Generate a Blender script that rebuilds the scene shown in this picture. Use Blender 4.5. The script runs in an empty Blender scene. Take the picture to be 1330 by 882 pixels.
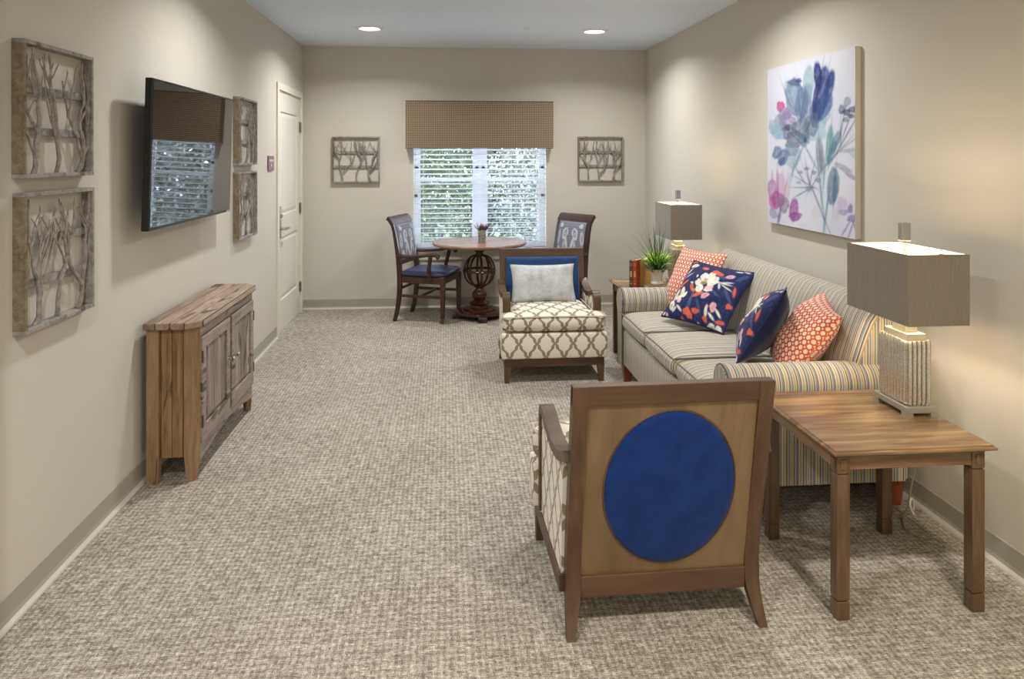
import bpy, bmesh, math, random
import numpy as np
from math import pi, sin, cos, radians
from mathutils import Vector, Matrix

SC = bpy.context.scene
COL = SC.collection

# ------------------------------------------------------------------ colour / node helpers
def lin(c):
    r = []
    for v in c[:3]:
        v = v/255.0
        r.append(v/12.92 if v <= .04045 else ((v+.055)/1.055)**2.4)
    return tuple(r)+(1.0,)

class V:
    """a scalar socket with arithmetic"""
    def __init__(s, nt, k): s.nt = nt; s.k = k
    def op(s, o, b=None, c=None, clamp=False):
        n = s.nt.nodes.new('ShaderNodeMath'); n.operation = o; n.use_clamp = clamp
        for i, x in enumerate((s, b, c)):
            if x is None: continue
            if isinstance(x, V): s.nt.links.new(x.k, n.inputs[i])
            else: n.inputs[i].default_value = x
        return V(s.nt, n.outputs[0])
    def __add__(s, o): return s.op('ADD', o)
    def __sub__(s, o): return s.op('SUBTRACT', o)
    def __mul__(s, o): return s.op('MULTIPLY', o)
    def __truediv__(s, o): return s.op('DIVIDE', o)
    def abs(s): return s.op('ABSOLUTE')
    def frac(s): return s.op('FRACT')
    def floor(s): return s.op('FLOOR')
    def sin(s): return s.op('SINE')
    def min(s, o): return s.op('MINIMUM', o)
    def max(s, o): return s.op('MAXIMUM', o)
    def lt(s, o): return s.op('LESS_THAN', o)
    def gt(s, o): return s.op('GREATER_THAN', o)
    def sqrt(s): return s.op('SQRT')
    def ss(s, a, b):
        n = s.nt.nodes.new('ShaderNodeMapRange'); n.interpolation_type = 'SMOOTHSTEP'
        s.nt.links.new(s.k, n.inputs[0])
        n.inputs[1].default_value = a; n.inputs[2].default_value = b
        n.inputs[3].default_value = 0; n.inputs[4].default_value = 1
        return V(s.nt, n.outputs[0])

class Mat:
    def __init__(s, name, color=(128,128,128), rough=.6, metal=0.0, spec=.5, sheen=0):
        m = bpy.data.materials.new(name); m.use_nodes = True
        s.m = m; s.nt = m.node_tree; s.b = s.nt.nodes['Principled BSDF']
        s.b.inputs['Base Color'].default_value = lin(color)
        s.b.inputs['Roughness'].default_value = rough
        s.b.inputs['Metallic'].default_value = metal
        s.b.inputs['Specular IOR Level'].default_value = spec
        if sheen:
            s.b.inputs['Sheen Weight'].default_value = sheen
            s.b.inputs['Sheen Roughness'].default_value = .4
    def new(s, t): return s.nt.nodes.new(t)
    def link(s, a, b): s.nt.links.new(a, b)
    def coord(s, which='Object'):
        n = s.new('ShaderNodeTexCoord'); return n.outputs[which]
    def xyz(s, which='Object'):
        n = s.new('ShaderNodeSeparateXYZ'); s.link(s.coord(which), n.inputs[0])
        return [V(s.nt, o) for o in n.outputs]
    def vec(s, x, y, z=0.0):
        n = s.new('ShaderNodeCombineXYZ')
        for i, a in enumerate((x, y, z)):
            if isinstance(a, V): s.link(a.k, n.inputs[i])
            else: n.inputs[i].default_value = a
        return n.outputs[0]
    def noise(s, vec, scale=5, detail=3, rough=.5, dist=0):
        n = s.new('ShaderNodeTexNoise'); s.link(vec, n.inputs['Vector'])
        n.inputs['Scale'].default_value = scale; n.inputs['Detail'].default_value = detail
        n.inputs['Roughness'].default_value = rough; n.inputs['Distortion'].default_value = dist
        return V(s.nt, n.outputs[0])
    def white(s, vec):
        n = s.new('ShaderNodeTexWhiteNoise'); n.noise_dimensions = '3D'; s.link(vec, n.inputs['Vector'])
        return V(s.nt, n.outputs[0])
    def map(s, vec, sc):
        n = s.new('ShaderNodeMapping'); s.link(vec, n.inputs[0]); n.inputs['Scale'].default_value = sc
        return n.outputs[0]
    def mix(s, fac, a, b, mode='MIX'):
        n = s.new('ShaderNodeMix'); n.data_type = 'RGBA'; n.blend_type = mode
        if isinstance(fac, V): s.link(fac.k, n.inputs[0])
        else: n.inputs[0].default_value = fac
        for i, c in ((6, a), (7, b)):
            if isinstance(c, tuple): n.inputs[i].default_value = lin(c)
            else: s.link(c, n.inputs[i])
        return n.outputs[2]
    def ramp(s, fac, stops, const=False):
        n = s.new('ShaderNodeValToRGB'); s.link(fac.k, n.inputs[0]); cr = n.color_ramp
        if const: cr.interpolation = 'CONSTANT'
        while len(cr.elements) < len(stops): cr.elements.new(.5)
        for e, (p, c) in zip(cr.elements, stops): e.position = p; e.color = lin(c)
        return n.outputs[0]
    def base(s, sock): s.link(sock, s.b.inputs['Base Color']); return s
    def bump(s, h, strength=.3, dist=.002):
        n = s.new('ShaderNodeBump'); n.inputs['Strength'].default_value = strength
        n.inputs['Distance'].default_value = dist
        s.link(h.k, n.inputs['Height']); s.link(n.outputs[0], s.b.inputs['Normal']); return s

M = {}
def plain(key, color, rough=.6, metal=0, spec=.5, **k):
    M[key] = Mat(key, color, rough, metal, spec, **k).m

def wood(key, c0, c1, c2, axis='x', rough=.4, sc=1.0, spec=.5):
    t = Mat(key, c1, rough, 0, spec)
    s = {'x': (3, 40, 40), 'y': (40, 3, 40), 'z': (40, 40, 3)}[axis]
    v = t.map(t.coord(), tuple(a*sc for a in s))
    n1 = t.noise(v, 1, 4, .6, .6)
    n2 = t.noise(t.map(t.coord(), tuple((a*.18+1.2)*sc for a in s)), 1, 2, .5, 1.0)
    f = n1*.55+n2*.45
    t.base(t.ramp(f, [(.34, c0), (.5, c1), (.66, c2)]))
    t.bump(n1, .08, .001)
    M[key] = t.m

# ------------------------------------------------------------------ materials
def paint(key, col, rough=.85, s=.12):
    t = Mat(key, col, rough, 0, .3)
    n = t.noise(t.coord(), 260, 2, .5); t.bump(n, s, .0012)
    M[key] = t.m
paint('wall', (203, 198, 187), .8)
paint('ceiling', (222, 233, 248), .6)
paint('trim_cream', (222, 218, 202), .5, .03)
plain('door_white', (224, 221, 210), .45)
plain('cove_base', (164, 160, 148), .55)
plain('cove_toe_lit', (196, 193, 184), .45)  # paler toe of the cove, caught light put in the colour

t = Mat('carpet', (160, 145, 120), .95, 0, .1)
x, y, z = t.xyz()
nx = t.noise(t.vec(x*1.0, y*8.0, 0), 34, 2, .6)          # dashes along x
ny = t.noise(t.vec(x*6.0, y*1.4, 3), 40, 2, .6)          # dashes along y
cx = x*60.0+(y*3.0).sin()*.3; cy = y*56.0
weave = ((cx*pi).sin()*(cy*pi).sin())
chk = weave.ss(-.3, .3)
big = t.noise(t.coord(), 2.2, 3, .5)
mid = t.noise(t.coord(), 24, 2, .6)
fine = t.noise(t.coord(), 380, 1, .5)
rib = (x*285.0).sin()*.025+(y*210.0).sin()*.02
f = nx*.72+(ny-nx)*chk*.55+rib+.075+(big-.5)*.08+(mid-.5)*.22+(fine-.5)*.28
t.base(t.ramp(f, [(.35, (114, 106, 96)), (.45, (164, 156, 144)), (.54, (198, 192, 182)), (.64, (228, 224, 216))]))
t.bump(f, .6, .004)
M['carpet'] = t.m

wood('walnut_x', (92, 70, 48), (128, 100, 70), (162, 134, 98), 'x', .2, .8)
wood('walnut_y', (92, 70, 48), (122, 96, 68), (152, 124, 92), 'y', .35, .8)
wood('walnut_z', (74, 56, 40), (100, 78, 56), (124, 98, 72), 'z', .4, 1)
wood('chair_wood', (70, 50, 36), (86, 63, 46), (102, 78, 58), 'z', .42, .8)
wood('chair_wood_x', (70, 50, 36), (86, 62, 45), (100, 76, 56), 'x', .42, .8)
wood('veneer', (98, 80, 54), (120, 98, 68), (138, 116, 84), 'z', .42, .25)
wood('cherry', (50, 26, 18), (74, 38, 26), (100, 54, 36), 'z', .22, .8)
wood('cherry_dark', (42, 24, 18), (60, 36, 27), (80, 50, 38), 'z', .3, .8)
wood('cherry_top', (120, 86, 66), (146, 112, 92), (168, 136, 114), 'x', .22, .6)
wood('sofa_leg_wood', (110, 54, 34), (132, 68, 42), (150, 82, 52), 'z', .35, .8)

def rustic(key, c0, c1, c2, plank_axis, grain, pw=.07):
    t = Mat(key, c1, .65, 0, .3)
    xyz = dict(zip('xyz', t.xyz()))
    p = xyz[plank_axis]*(1/pw)
    s = {'x': (3, 34, 34), 'y': (34, 3, 34), 'z': (34, 34, 3)}[grain]
    wn = t.white(t.vec(p.floor(), 0.3, .7))
    off = t.new('ShaderNodeVectorMath'); off.operation = 'ADD'
    t.link(t.coord(), off.inputs[0]); t.link(t.vec(wn*3.0, wn*5.0, wn*7.0), off.inputs[1])
    n1 = t.noise(t.map(off.outputs[0], s), 1, 5, .65, 1.2)
    k = t.noise(t.map(off.outputs[0], tuple(a*.25+2 for a in s)), 1.2, 2, .5, .8)
    f = n1*.6+k*.25+(wn-.5)*.22+.08
    c = t.ramp(f, [(.32, c0), (.5, c1), (.68, c2)])
    gap = (p.frac()-.5).abs().gt(.465)
    knots = k.ss(.60, .68)*.75
    c = t.mix((gap*.85).max(knots), c, (52, 36, 24))
    t.base(c); t.bump(n1, .25, .002)
    M[key] = t.m
rustic('rustic_top', (112, 94, 80), (152, 132, 114), (182, 166, 148), 'x', 'y', .068)
rustic('rustic_front', (108, 96, 90), (146, 134, 126), (180, 168, 158), 'y', 'z', .055)
rustic('rustic_frame', (116, 104, 98), (150, 138, 130), (178, 166, 158), 'x', 'y', .5)
rustic('rustic_side', (84, 62, 42), (140, 112, 80), (170, 142, 108), 'x', 'z', .052)
rustic('rustic_leg', (112, 88, 62), (146, 118, 86), (170, 144, 112), 'x', 'z', .5)

def drift(key, c0, c1, c2):
    t = Mat(key, c1, .8, 0, .2)
    n = t.noise(t.coord(), 30, 5, .7, .5); n2 = t.noise(t.coord(), 9, 2, .5)
    c = t.ramp(n, [(.3, c0), (.5, c1), (.7, c2)])
    t.base(t.mix(n2.ss(.62, .70)*(0 if key == 'twig' else .8) if key != 'twig' else 0.0, c, (96, 72, 52))); t.bump(n, .4, .002)
    M[key] = t.m
drift('drift_wood', (112, 108, 104), (146, 142, 138), (174, 170, 166))
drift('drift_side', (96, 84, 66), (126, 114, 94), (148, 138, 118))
drift('twig', (112, 104, 98), (144, 136, 130), (176, 168, 160))

# trellis upholstery (uv in metres)
t = Mat('trellis', (224, 216, 198), .85, 0, .2, sheen=.2)
u, v, _ = t.xyz('UV')
U = u*(1/.128); W = v*(1/.186)
tri = ((W.frac()-.5).abs())*1.0           # 0 .. .5
h = tri+((tri*(8*pi)).sin()*.038)
d1 = (((U-h)+.5).frac()-.5).abs()
d2 = (((U+h)+.5).frac()-.5).abs()
line = d1.min(d2).lt(.088)
wv = t.noise(t.vec(u*60.0, v*900.0, 0), 1, 2, .5)
c = t.mix(line, (232, 227, 214), (150, 132, 110))
c = t.mix(wv*.18, c, (170, 155, 130))
t.base(c); t.bump(wv, .15, .001)
M['trellis'] = t.m

def fabric(key, c0, c1, scale=700, rough=.9, bump=.2, sheen=.2):
    t = Mat(key, c0, rough, 0, .2, sheen=sheen)
    n = t.noise(t.coord(), scale, 2, .6); n2 = t.noise(t.coord(), 14, 3, .6)
    t.base(t.mix((n*.6+n2*.4).ss(.35, .65), c0, c1)); t.bump(n, bump, .001)
    M[key] = t.m
fabric('blue_velvet', (14, 40, 100), (22, 56, 124), sheen=.25)
fabric('blue_back', (34, 66, 108), (46, 82, 128), sheen=.25)
fabric('navy_plain', (26, 30, 66), (34, 38, 78), sheen=.2)
fabric('piping_brown', (96, 88, 80), (112, 104, 94))
fabric('piping_cream', (206, 198, 180), (190, 180, 160))
fabric('silver_fabric', (160, 162, 164), (214, 216, 216), 260, .5, .5)
plain('navy_vinyl', (62, 66, 98), .42, 0, .5)
plain('vinyl_band', (52, 40, 42), .35)

# striped sofa fabric
STR = [(0, (192, 186, 172)), (.07, (104, 90, 76)), (.13, (196, 190, 174)), (.20, (132, 142, 156)), (.31, (204, 198, 182)),
       (.36, (174, 154, 110)), (.44, (200, 194, 178)), (.51, (98, 86, 74)), (.57, (194, 188, 172)), (.64, (136, 146, 160)),
       (.74, (112, 98, 82)), (.79, (206, 200, 184)), (.88, (176, 156, 112)), (.95, (198, 192, 176))]
for ax in 'xy':
    t = Mat('stripe_'+ax, (180, 170, 150), .85, 0, .2, sheen=.1)
    q = dict(zip('xyz', t.xyz()))[ax]
    wob = t.noise(t.coord(), 3, 1, .5)
    c = t.ramp(((q+(wob-.5)*.004)*(1/.078)).frac(), STR, True)
    n = t.noise(t.coord(), 900, 1, .5)
    t.base(t.mix(n*.12, c, (90, 80, 66))); t.bump(n, .12, .001)
    M['stripe_'+ax] = t.m

# orange geometric pillow fabric (uv in metres): hexagonal lattice of white dots, small dots between
t = Mat('orange_dots', (205, 92, 56), .85, 0, .2, sheen=.15)
u, v, _ = t.xyz('UV')
P = .030
U = u*(1/P); W = v*(1/(P*1.0))
def cell(U, W, ox, oy):
    a = ((U+ox).frac()-.5); b = ((W+oy).frac()-.5)
    return (a*a*1.25+b*b).sqrt()
d = cell(U, W, 0, 0).min(cell(U, W, .5, .5)*1.0)
big = cell(U, W, 0, 0).lt(.36)
small = cell(U, W, .5, .5).lt(.15)
link_ = (((U.frac()-.5).abs()-.5).abs().lt(.05))
c = t.mix(big.max(small), (208, 92, 58), (236, 222, 206))
n = t.noise(t.coord(), 800, 1, .5)
t.base(t.mix(n*.15, c, (160, 70, 50))); t.bump(n, .15, .001)
M['orange_dots'] = t.m

def vcol(key, rough=.85, sheen=0):
    t = Mat(key, (200, 200, 200), rough, 0, .2, sheen=sheen)
    a = t.new('ShaderNodeAttribute'); a.attribute_name = 'Col'
    n = t.noise(t.coord(), 700, 1, .5); t.bump(n, .12, .001)
    t.link(a.outputs['Color'], t.b.inputs['Base Color'])
    M[key] = t.m
vcol('floral_fabric', sheen=.1); vcol('canvas_print', .7); vcol('ikat_fabric')
plain('canvas_edge', (214, 210, 200), .8)

# valance fabric (uv metres): tiny light dots on brown grid
t = Mat('valance_fabric', (118, 100, 84), .85, 0, .2)
u, v, _ = t.xyz('UV')
U = u*(1/.0185); W = v*(1/.0185)
a = U.frac()-.5; b = W.frac()-.5
dot = (a*a+b*b).sqrt().lt(.2)
grid = (a.abs().gt(.40)).max(b.abs().gt(.40))
c = t.mix(grid*.5, (124, 106, 90), (92, 76, 62))
t.base(t.mix(dot, c, (196, 178, 146)))
M['valance_fabric'] = t.m

# metals, glass
def metal(key, c, rough): plain(key, c, rough, 1)
metal('chrome', (200, 200, 200), .12); metal('nickel', (176, 172, 164), .32)
metal('brass_dark', (120, 104, 76), .35)
t = Mat('mercury_glass', (190, 186, 172), .16, .7, .9)
n = t.noise(t.map(t.coord(), (1, 1, .5)), 330, 3, .7)
c = t.ramp(n, [(.36, (176, 172, 158)), (.5, (210, 207, 198)), (.64, (232, 230, 224))])
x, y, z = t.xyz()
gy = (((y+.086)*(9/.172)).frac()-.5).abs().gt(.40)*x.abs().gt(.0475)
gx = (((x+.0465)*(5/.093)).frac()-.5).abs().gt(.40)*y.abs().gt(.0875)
t.base(t.mix(gy.max(gx)*.55, c, (96, 90, 76)))  # flute grooves painted darker, groove shade put into the colour
n2 = t.noise(t.coord(), 120, 2, .5); t.bump(n2, .06, .002)
M['mercury_glass'] = t.m
plain('lamp_silver', (176, 172, 160), .4, .55)
t = Mat('shade_fabric', (112, 102, 90), .7, 0, .3, sheen=.3)
x, y, z = t.xyz(); n = t.noise(t.vec(x*300.0, y*300.0, z*12.0), 1, 2, .5)
t.base(t.mix(n, (108, 100, 90), (138, 128, 114))); t.bump(n, .1, .0006)
M['shade_fabric'] = t.m
plain('shade_lining', (244, 238, 222), .6)
plain('black_plastic', (16, 16, 18), .35)
t = Mat('screen_glass', (10, 10, 12), .02, 0, .8); t.b.inputs['IOR'].default_value = 1.95; M['screen_glass'] = t.m
plain('bezel_gloss', (22, 24, 30), .2)
plain('tv_badge', (150, 160, 176), .4)
plain('sign_mauve', (140, 108, 116), .5); plain('sign_mark', (208, 196, 204), .5)
plain('white_plastic', (226, 228, 232), .4)
t = Mat('blind_white', (232, 234, 240), .45); t.b.inputs['Transmission Weight'].default_value = 0
M['blind_white'] = t.m
plain('window_vinyl', (214, 214, 218), .4)
plain('cord_white', (226, 224, 214), .6); plain('cord_grey', (150, 140, 112), .5)
plain('latch_black', (30, 30, 34), .4)
t = Mat('window_glass'); nt = t.nt
tr = t.new('ShaderNodeBsdfTransparent'); gl = t.new('ShaderNodeBsdfGlossy'); gl.inputs['Roughness'].default_value = .02
mx = t.new('ShaderNodeMixShader'); mx.inputs[0].default_value = .07
t.link(tr.outputs[0], mx.inputs[1]); t.link(gl.outputs[0], mx.inputs[2])
t.link(mx.outputs[0], nt.nodes['Material Output'].inputs['Surface'])
M['window_glass'] = t.m
def emit(key, c, s):
    t = Mat(key, c, .5); t.b.inputs['Emission Color'].default_value = lin(c); t.b.inputs['Emission Strength'].default_value = s
    M[key] = t.m
emit('light_diffuser', (255, 250, 240), 3.0)
emit('bulb_glow', (255, 226, 170), 12.0)
plain('book_brown', (86, 58, 44), .6); plain('book_red', (166, 58, 34), .55); plain('book_yellow', (196, 158, 84), .6)
plain('book_tan', (142, 112, 84), .6); plain('page', (214, 204, 176), .8); plain('gilt', (190, 150, 90), .4)
t = Mat('pot_white', (222, 218, 208), .45); n = t.noise(t.coord(), 25, 3, .6)
t.base(t.mix(n.ss(.55, .75)*.5, (226, 222, 212), (190, 182, 166))); M['pot_white'] = t.m
plain('soil', (60, 46, 34), .95)
def leafm(key, a, b, tr=.0):
    t = Mat(key, a, .5, 0, .4); n = t.noise(t.coord(), 30, 2, .5); t.base(t.mix(n.ss(.4, .6), a, b)); M[key] = t.m
leafm('grass_dark', (54, 78, 52), (84, 108, 72)); leafm('leaf_bright', (130, 188, 44), (172, 220, 70)); leafm('leaf_deep', (54, 106, 54), (92, 150, 66))
leafm('leaf_grey', (92, 128, 84), (120, 150, 104)); leafm('succ_purple', (128, 72, 150), (170, 110, 170)); leafm('succ_green', (60, 92, 58), (100, 130, 70))
leafm('succ_red', (170, 60, 70), (140, 60, 110))
t = Mat('pot_zinc', (150, 150, 140), .45, .3); n = t.noise(t.coord(), 60, 3, .6)
t.base(t.mix(n.ss(.45, .6), (160, 160, 148), (112, 112, 104))); M['pot_zinc'] = t.m
leafm('shrub_leaf', (70, 90, 62), (116, 130, 102)); leafm('shrub_pale', (108, 116, 106), (170, 170, 166)); plain('bark', (92, 84, 74), .9)
t = Mat('lawn', (128, 150, 98), .95, 0, .1); n = t.noise(t.coord(), 2, 4, .6)
t.base(t.mix(n, (70, 84, 56), (104, 100, 88))); M['lawn'] = t.m
t = Mat('concrete_path', (200, 196, 186), .9); M['path'] = t.m

# ------------------------------------------------------------------ object helpers
def link(o, parent=None):
    COL.objects.link(o)
    if parent: o.parent = parent
    return o
def tag(o, label=None, cat=None, group=None, kind=None):
    if label: o['label'] = label
    if cat: o['category'] = cat
    if group: o['group'] = group
    if kind: o['kind'] = kind
    return o
def thing(name, label, cat, loc=(0, 0, 0), rz=0, group=None):
    o = bpy.data.objects.new(name, None); o.empty_display_size = .1
    o.location = loc; o.rotation_euler = (0, 0, rz); link(o); return tag(o, label, cat, group)
def obj(name, bm, mats, parent=None, smooth=False, angle=35):
    me = bpy.data.meshes.new(name)
    bmesh.ops.recalc_face_normals(bm, faces=bm.faces)
    bm.to_mesh(me); bm.free()
    if not isinstance(mats, (list, tuple)): mats = [mats]
    for k in mats: me.materials.append(M[k])
    if smooth:
        me.polygons.foreach_set('use_smooth', [True]*len(me.polygons))
        try: me.set_sharp_from_angle(angle=radians(angle))
        except Exception: pass
    o = bpy.data.objects.new(name, me)
    return link(o, parent)
def copy_tree(o, parent=None):
    c = o.copy(); COL.objects.link(c); c.parent = parent
    for ch in list(o.children): copy_tree(ch, c)
    return c
def nb(): return bmesh.new()
def xf(bm, vs, mat): bmesh.ops.transform(bm, matrix=mat, verts=vs)
def box(bm, x0, x1, y0, y1, z0, z1, bev=0, seg=2, mi=0, m=None):
    r = bmesh.ops.create_cube(bm, size=1)
    vs = r['verts']
    xf(bm, vs, Matrix.Translation(((x0+x1)/2, (y0+y1)/2, (z0+z1)/2)) @ Matrix.Diagonal((abs(x1-x0), abs(y1-y0), abs(z1-z0), 1)))
    fs = set(f for v in vs for f in v.link_faces)
    if bev:
        es = list(set(e for v in vs for e in v.link_edges))
        rr = bmesh.ops.bevel(bm, geom=es, offset=bev, segments=seg, affect='EDGES', profile=.5)
        fs = set(rr['faces']) | set(f for v in rr['verts'] for f in v.link_faces) | set(f for f in fs if f.is_valid)
        vs = list(set(v for f in fs for v in f.verts))
    for f in fs:
        if f.is_valid: f.material_index = mi
    if m is not None: xf(bm, vs, m)
    return vs
def poly_prism(bm, pts, axis, a, b, mi=0, bev=0):
    """pts 2-D outline; extruded along axis from a to b. axis x: pts=(y,z); y: pts=(x,z); z: pts=(x,y)"""
    def mk(p, t):
        if axis == 'x': return (t, p[0], p[1])
        if axis == 'y': return (p[0], t, p[1])
        return (p[0], p[1], t)
    A = [bm.verts.new(mk(p, a)) for p in pts]; B = [bm.verts.new(mk(p, b)) for p in pts]
    n = len(pts); fs = []
    fs.append(bm.faces.new(A[::-1])); fs.append(bm.faces.new(B))
    for i in range(n): fs.append(bm.faces.new((A[i], A[(i+1) % n], B[(i+1) % n], B[i])))
    for f in fs: f.material_index = mi
    if bev:
        es = list(set(e for v in A+B for e in v.link_edges))
        bmesh.ops.bevel(bm, geom=es, offset=bev, segments=2, affect='EDGES', profile=.5)
    return A+B
def taper(bm, x0, x1, y0, y1, z0, X0, X1, Y0, Y1, z1, mi=0):
    """box whose bottom rect (z0) and top rect (z1) differ"""
    a = [bm.verts.new(p) for p in ((x0, y0, z0), (x1, y0, z0), (x1, y1, z0), (x0, y1, z0))]
    b = [bm.verts.new(p) for p in ((X0, Y0, z1), (X1, Y0, z1), (X1, Y1, z1), (X0, Y1, z1))]
    fs = [bm.faces.new(a[::-1]), bm.faces.new(b)]+[bm.faces.new((a[i], a[(i+1) % 4], b[(i+1) % 4], b[i])) for i in range(4)]
    for f in fs: f.material_index = mi
    return a+b
def band(bm, path, th, x0, x1, mi=0):
    """rectangular band: path of (y,z) is the top line, thickness th downward/inward (left of direction)"""
    P = [Vector(p) for p in path]; n = len(P); inner = []
    for i in range(n):
        d = (P[min(i+1, n-1)]-P[max(i-1, 0)]).normalized()
        inner.append(P[i]+Vector((-d.y, d.x))*th)
    rings = []
    for i in range(n):
        rings.append([bm.verts.new((x, q[0], q[1])) for x, q in ((x0, P[i]), (x1, P[i]), (x1, inner[i]), (x0, inner[i]))])
    for i in range(n-1):
        for k in range(4):
            f = bm.faces.new((rings[i][k], rings[i][(k+1) % 4], rings[i+1][(k+1) % 4], rings[i+1][k])); f.material_index = mi
    bm.faces.new(rings[0]); bm.faces.new(rings[-1][::-1])
def smoothpath(pts, n=6):
    """Catmull-Rom"""
    P = [Vector(p) for p in pts]; P = [P[0]*2-P[1]]+P+[P[-1]*2-P[-2]]; out = []
    for i in range(1, len(P)-2):
        for k in range(n):
            t = k/n; a, b, c, d = P[i-1:i+3]
            out.append(.5*((2*b)+(c-a)*t+(2*a-5*b+4*c-d)*t*t+(3*b-a-3*c+d)*t**3))
    out.append(P[-2]); return out
def tube(bm, pts, r, n=8, closed=False, mi=0, taper_to=None, squash=1.0):
    P = [Vector(p) for p in pts]; m = len(P); rings = []
    up = Vector((0, 0, 1)); prev = None
    for i in range(m):
        if closed: d = P[(i+1) % m]-P[(i-1) % m]
        else: d = P[min(i+1, m-1)]-P[max(i-1, 0)]
        if d.length < 1e-9: d = Vector((0, 0, 1))
        d.normalize()
        if prev is None:
            a = d.cross(up)
            if a.length < .05: a = d.cross(Vector((1, 0, 0)))
        else: a = prev-d*prev.dot(d)
        a.normalize(); b = d.cross(a); prev = a
        rr = r[i] if isinstance(r, (list, tuple)) else (r if taper_to is None else r+(taper_to-r)*i/(m-1))
        rings.append([bm.verts.new(P[i]+a*cos(2*pi*k/n)*rr+b*sin(2*pi*k/n)*rr*squash) for k in range(n)])
    for i in range(m if closed else m-1):
        j = (i+1) % m
        for k in range(n):
            f = bm.faces.new((rings[i][k], rings[i][(k+1) % n], rings[j][(k+1) % n], rings[j][k])); f.material_index = mi
    if not closed:
        bm.faces.new(rings[0][::-1]).material_index = mi; bm.faces.new(rings[-1]).material_index = mi
def lathe(bm, prof, n=32, c=(0, 0), mi=0, cap=True):
    rings = []
    for r, z in prof:
        if r < 1e-6: rings.append([bm.verts.new((c[0], c[1], z))])
        else: rings.append([bm.verts.new((c[0]+r*cos(2*pi*k/n), c[1]+r*sin(2*pi*k/n), z)) for k in range(n)])
    for a, b in zip(rings, rings[1:]):
        for k in range(n):
            if len(a) == 1 and len(b) == 1: continue
            if len(a) == 1: f = bm.faces.new((a[0], b[(k+1) % n], b[k]))
            elif len(b) == 1: f = bm.faces.new((a[k], a[(k+1) % n], b[0]))
            else: f = bm.faces.new((a[k], a[(k+1) % n], b[(k+1) % n], b[k]))
            f.material_index = mi
    if cap:
        if len(rings[0]) > 1: bm.faces.new(rings[0][::-1]).material_index = mi
        if len(rings[-1]) > 1: bm.faces.new(rings[-1]).material_index = mi
def rect_loft(bm, x0, x1, y0, y1, prof, mi=0):
    """prof: (inset, z) bottom to top"""
    rings = []
    for i, z in prof:
        rings.append([bm.verts.new(p) for p in ((x0+i, y0+i, z), (x1-i, y0+i, z), (x1-i, y1-i, z), (x0+i, y1-i, z))])
    for a, b in zip(rings, rings[1:]):
        for k in range(4): bm.faces.new((a[k], a[(k+1) % 4], b[(k+1) % 4], b[k])).material_index = mi
    bm.faces.new(rings[0][::-1]).material_index = mi; bm.faces.new(rings[-1]).material_index = mi
def boxuv(bm):
    bm.normal_update()
    uvl = bm.loops.layers.uv.verify()
    for f in bm.faces:
        n = f.normal; a = max(range(3), key=lambda i: abs(n[i]))
        for l in f.loops:
            c = l.vert.co
            l[uvl].uv = (c.y, c.z) if a == 0 else ((c.x, c.z) if a == 1 else (c.x, c.y))
def pad(bm, w, d, h, nu=28, nv=28, p=8, crown=.01, wfn=None, center=(0, 0, 0), vfront=0.0, pinch=0, q=None, colfn=None, bot=1.0, corner=.075):
    """soft cushion: grid of two sides; uv by arc length"""
    q = q or .5
    def sp(i, n):
        t = 2*i/n-1
        return math.copysign(1-(1-abs(t))**1.7, t) if p > 3 else t
    us = [sp(i, nu) for i in range(nu+1)]; vs = [sp(j, nv) for j in range(nv+1)]
    uvl = bm.loops.layers.uv.verify()
    grids = []
    for side in (1, -1):
        g = [[None]*(nv+1) for _ in range(nu+1)]; co = {}
        for i, u in enumerate(us):
            for j, v in enumerate(vs):
                ww = wfn(v) if wfn else w
                x = u*ww/2*(1-pinch*(1-v*v)); y = v*d/2*(1-pinch*(1-u*u))
                e = max(0, (1-abs(u)**p))*max(0, (1-abs(v)**p))
                if p > 3: k_ = 1-corner*(u*u*v*v)**4; x *= k_; y *= k_
                z = (h/2*e**q+crown*(1-u*u)*(1-v*v))*(1 if side > 0 else -bot)
                co[i, j] = Vector((x, y, z))
        for i in range(nu+1):
            for j in range(nv+1):
                if side < 0 and (i in (0, nu) or j in (0, nv)): g[i][j] = grids[0][0][i][j]
                else: g[i][j] = bm.verts.new(co[i, j]+Vector(center))
        uv = {}
        ci, cj = nu//2, nv//2
        for i in range(nu+1):
            L = 0; uv[i, cj] = 0
            for j in range(cj+1, nv+1): L += (co[i, j]-co[i, j-1]).length; uv[i, j] = L
            L = 0
            for j in range(cj-1, -1, -1): L -= (co[i, j]-co[i, j+1]).length; uv[i, j] = L
        if side < 0:
            tv_ = grids[0][2]
            for i in range(nu+1):
                for j in range(nv+1):
                    if j > cj: uv[i, j] = tv_[i, nv]+uv[i, nv]*1.0-uv[i, j] if j < nv else uv[i, j]
                    elif j < cj: uv[i, j] = tv_[i, 0]+uv[i, 0]-uv[i, j] if j > 0 else uv[i, j]
            for i in range(nu+1): uv[i, nv] = tv_[i, nv]; uv[i, 0] = tv_[i, 0]
        uu = {}
        for j in range(nv+1):
            L = 0; uu[ci, j] = 0
            for i in range(ci+1, nu+1): L += (co[i, j]-co[i-1, j]).length; uu[i, j] = L
            L = 0
            for i in range(ci-1, -1, -1): L -= (co[i, j]-co[i+1, j]).length; uu[i, j] = L
        grids.append((g, uu, uv))
        for i in range(nu):
            for j in range(nv):
                idx = [(i, j), (i+1, j), (i+1, j+1), (i, j+1)]
                if side < 0: idx = idx[::-1]
                try: f = bm.faces.new([g[a][b] for a, b in idx])
                except ValueError: continue
                for l, k in zip(f.loops, idx): l[uvl].uv = (uu[k], uv[k])
    return us, vs, grids
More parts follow.
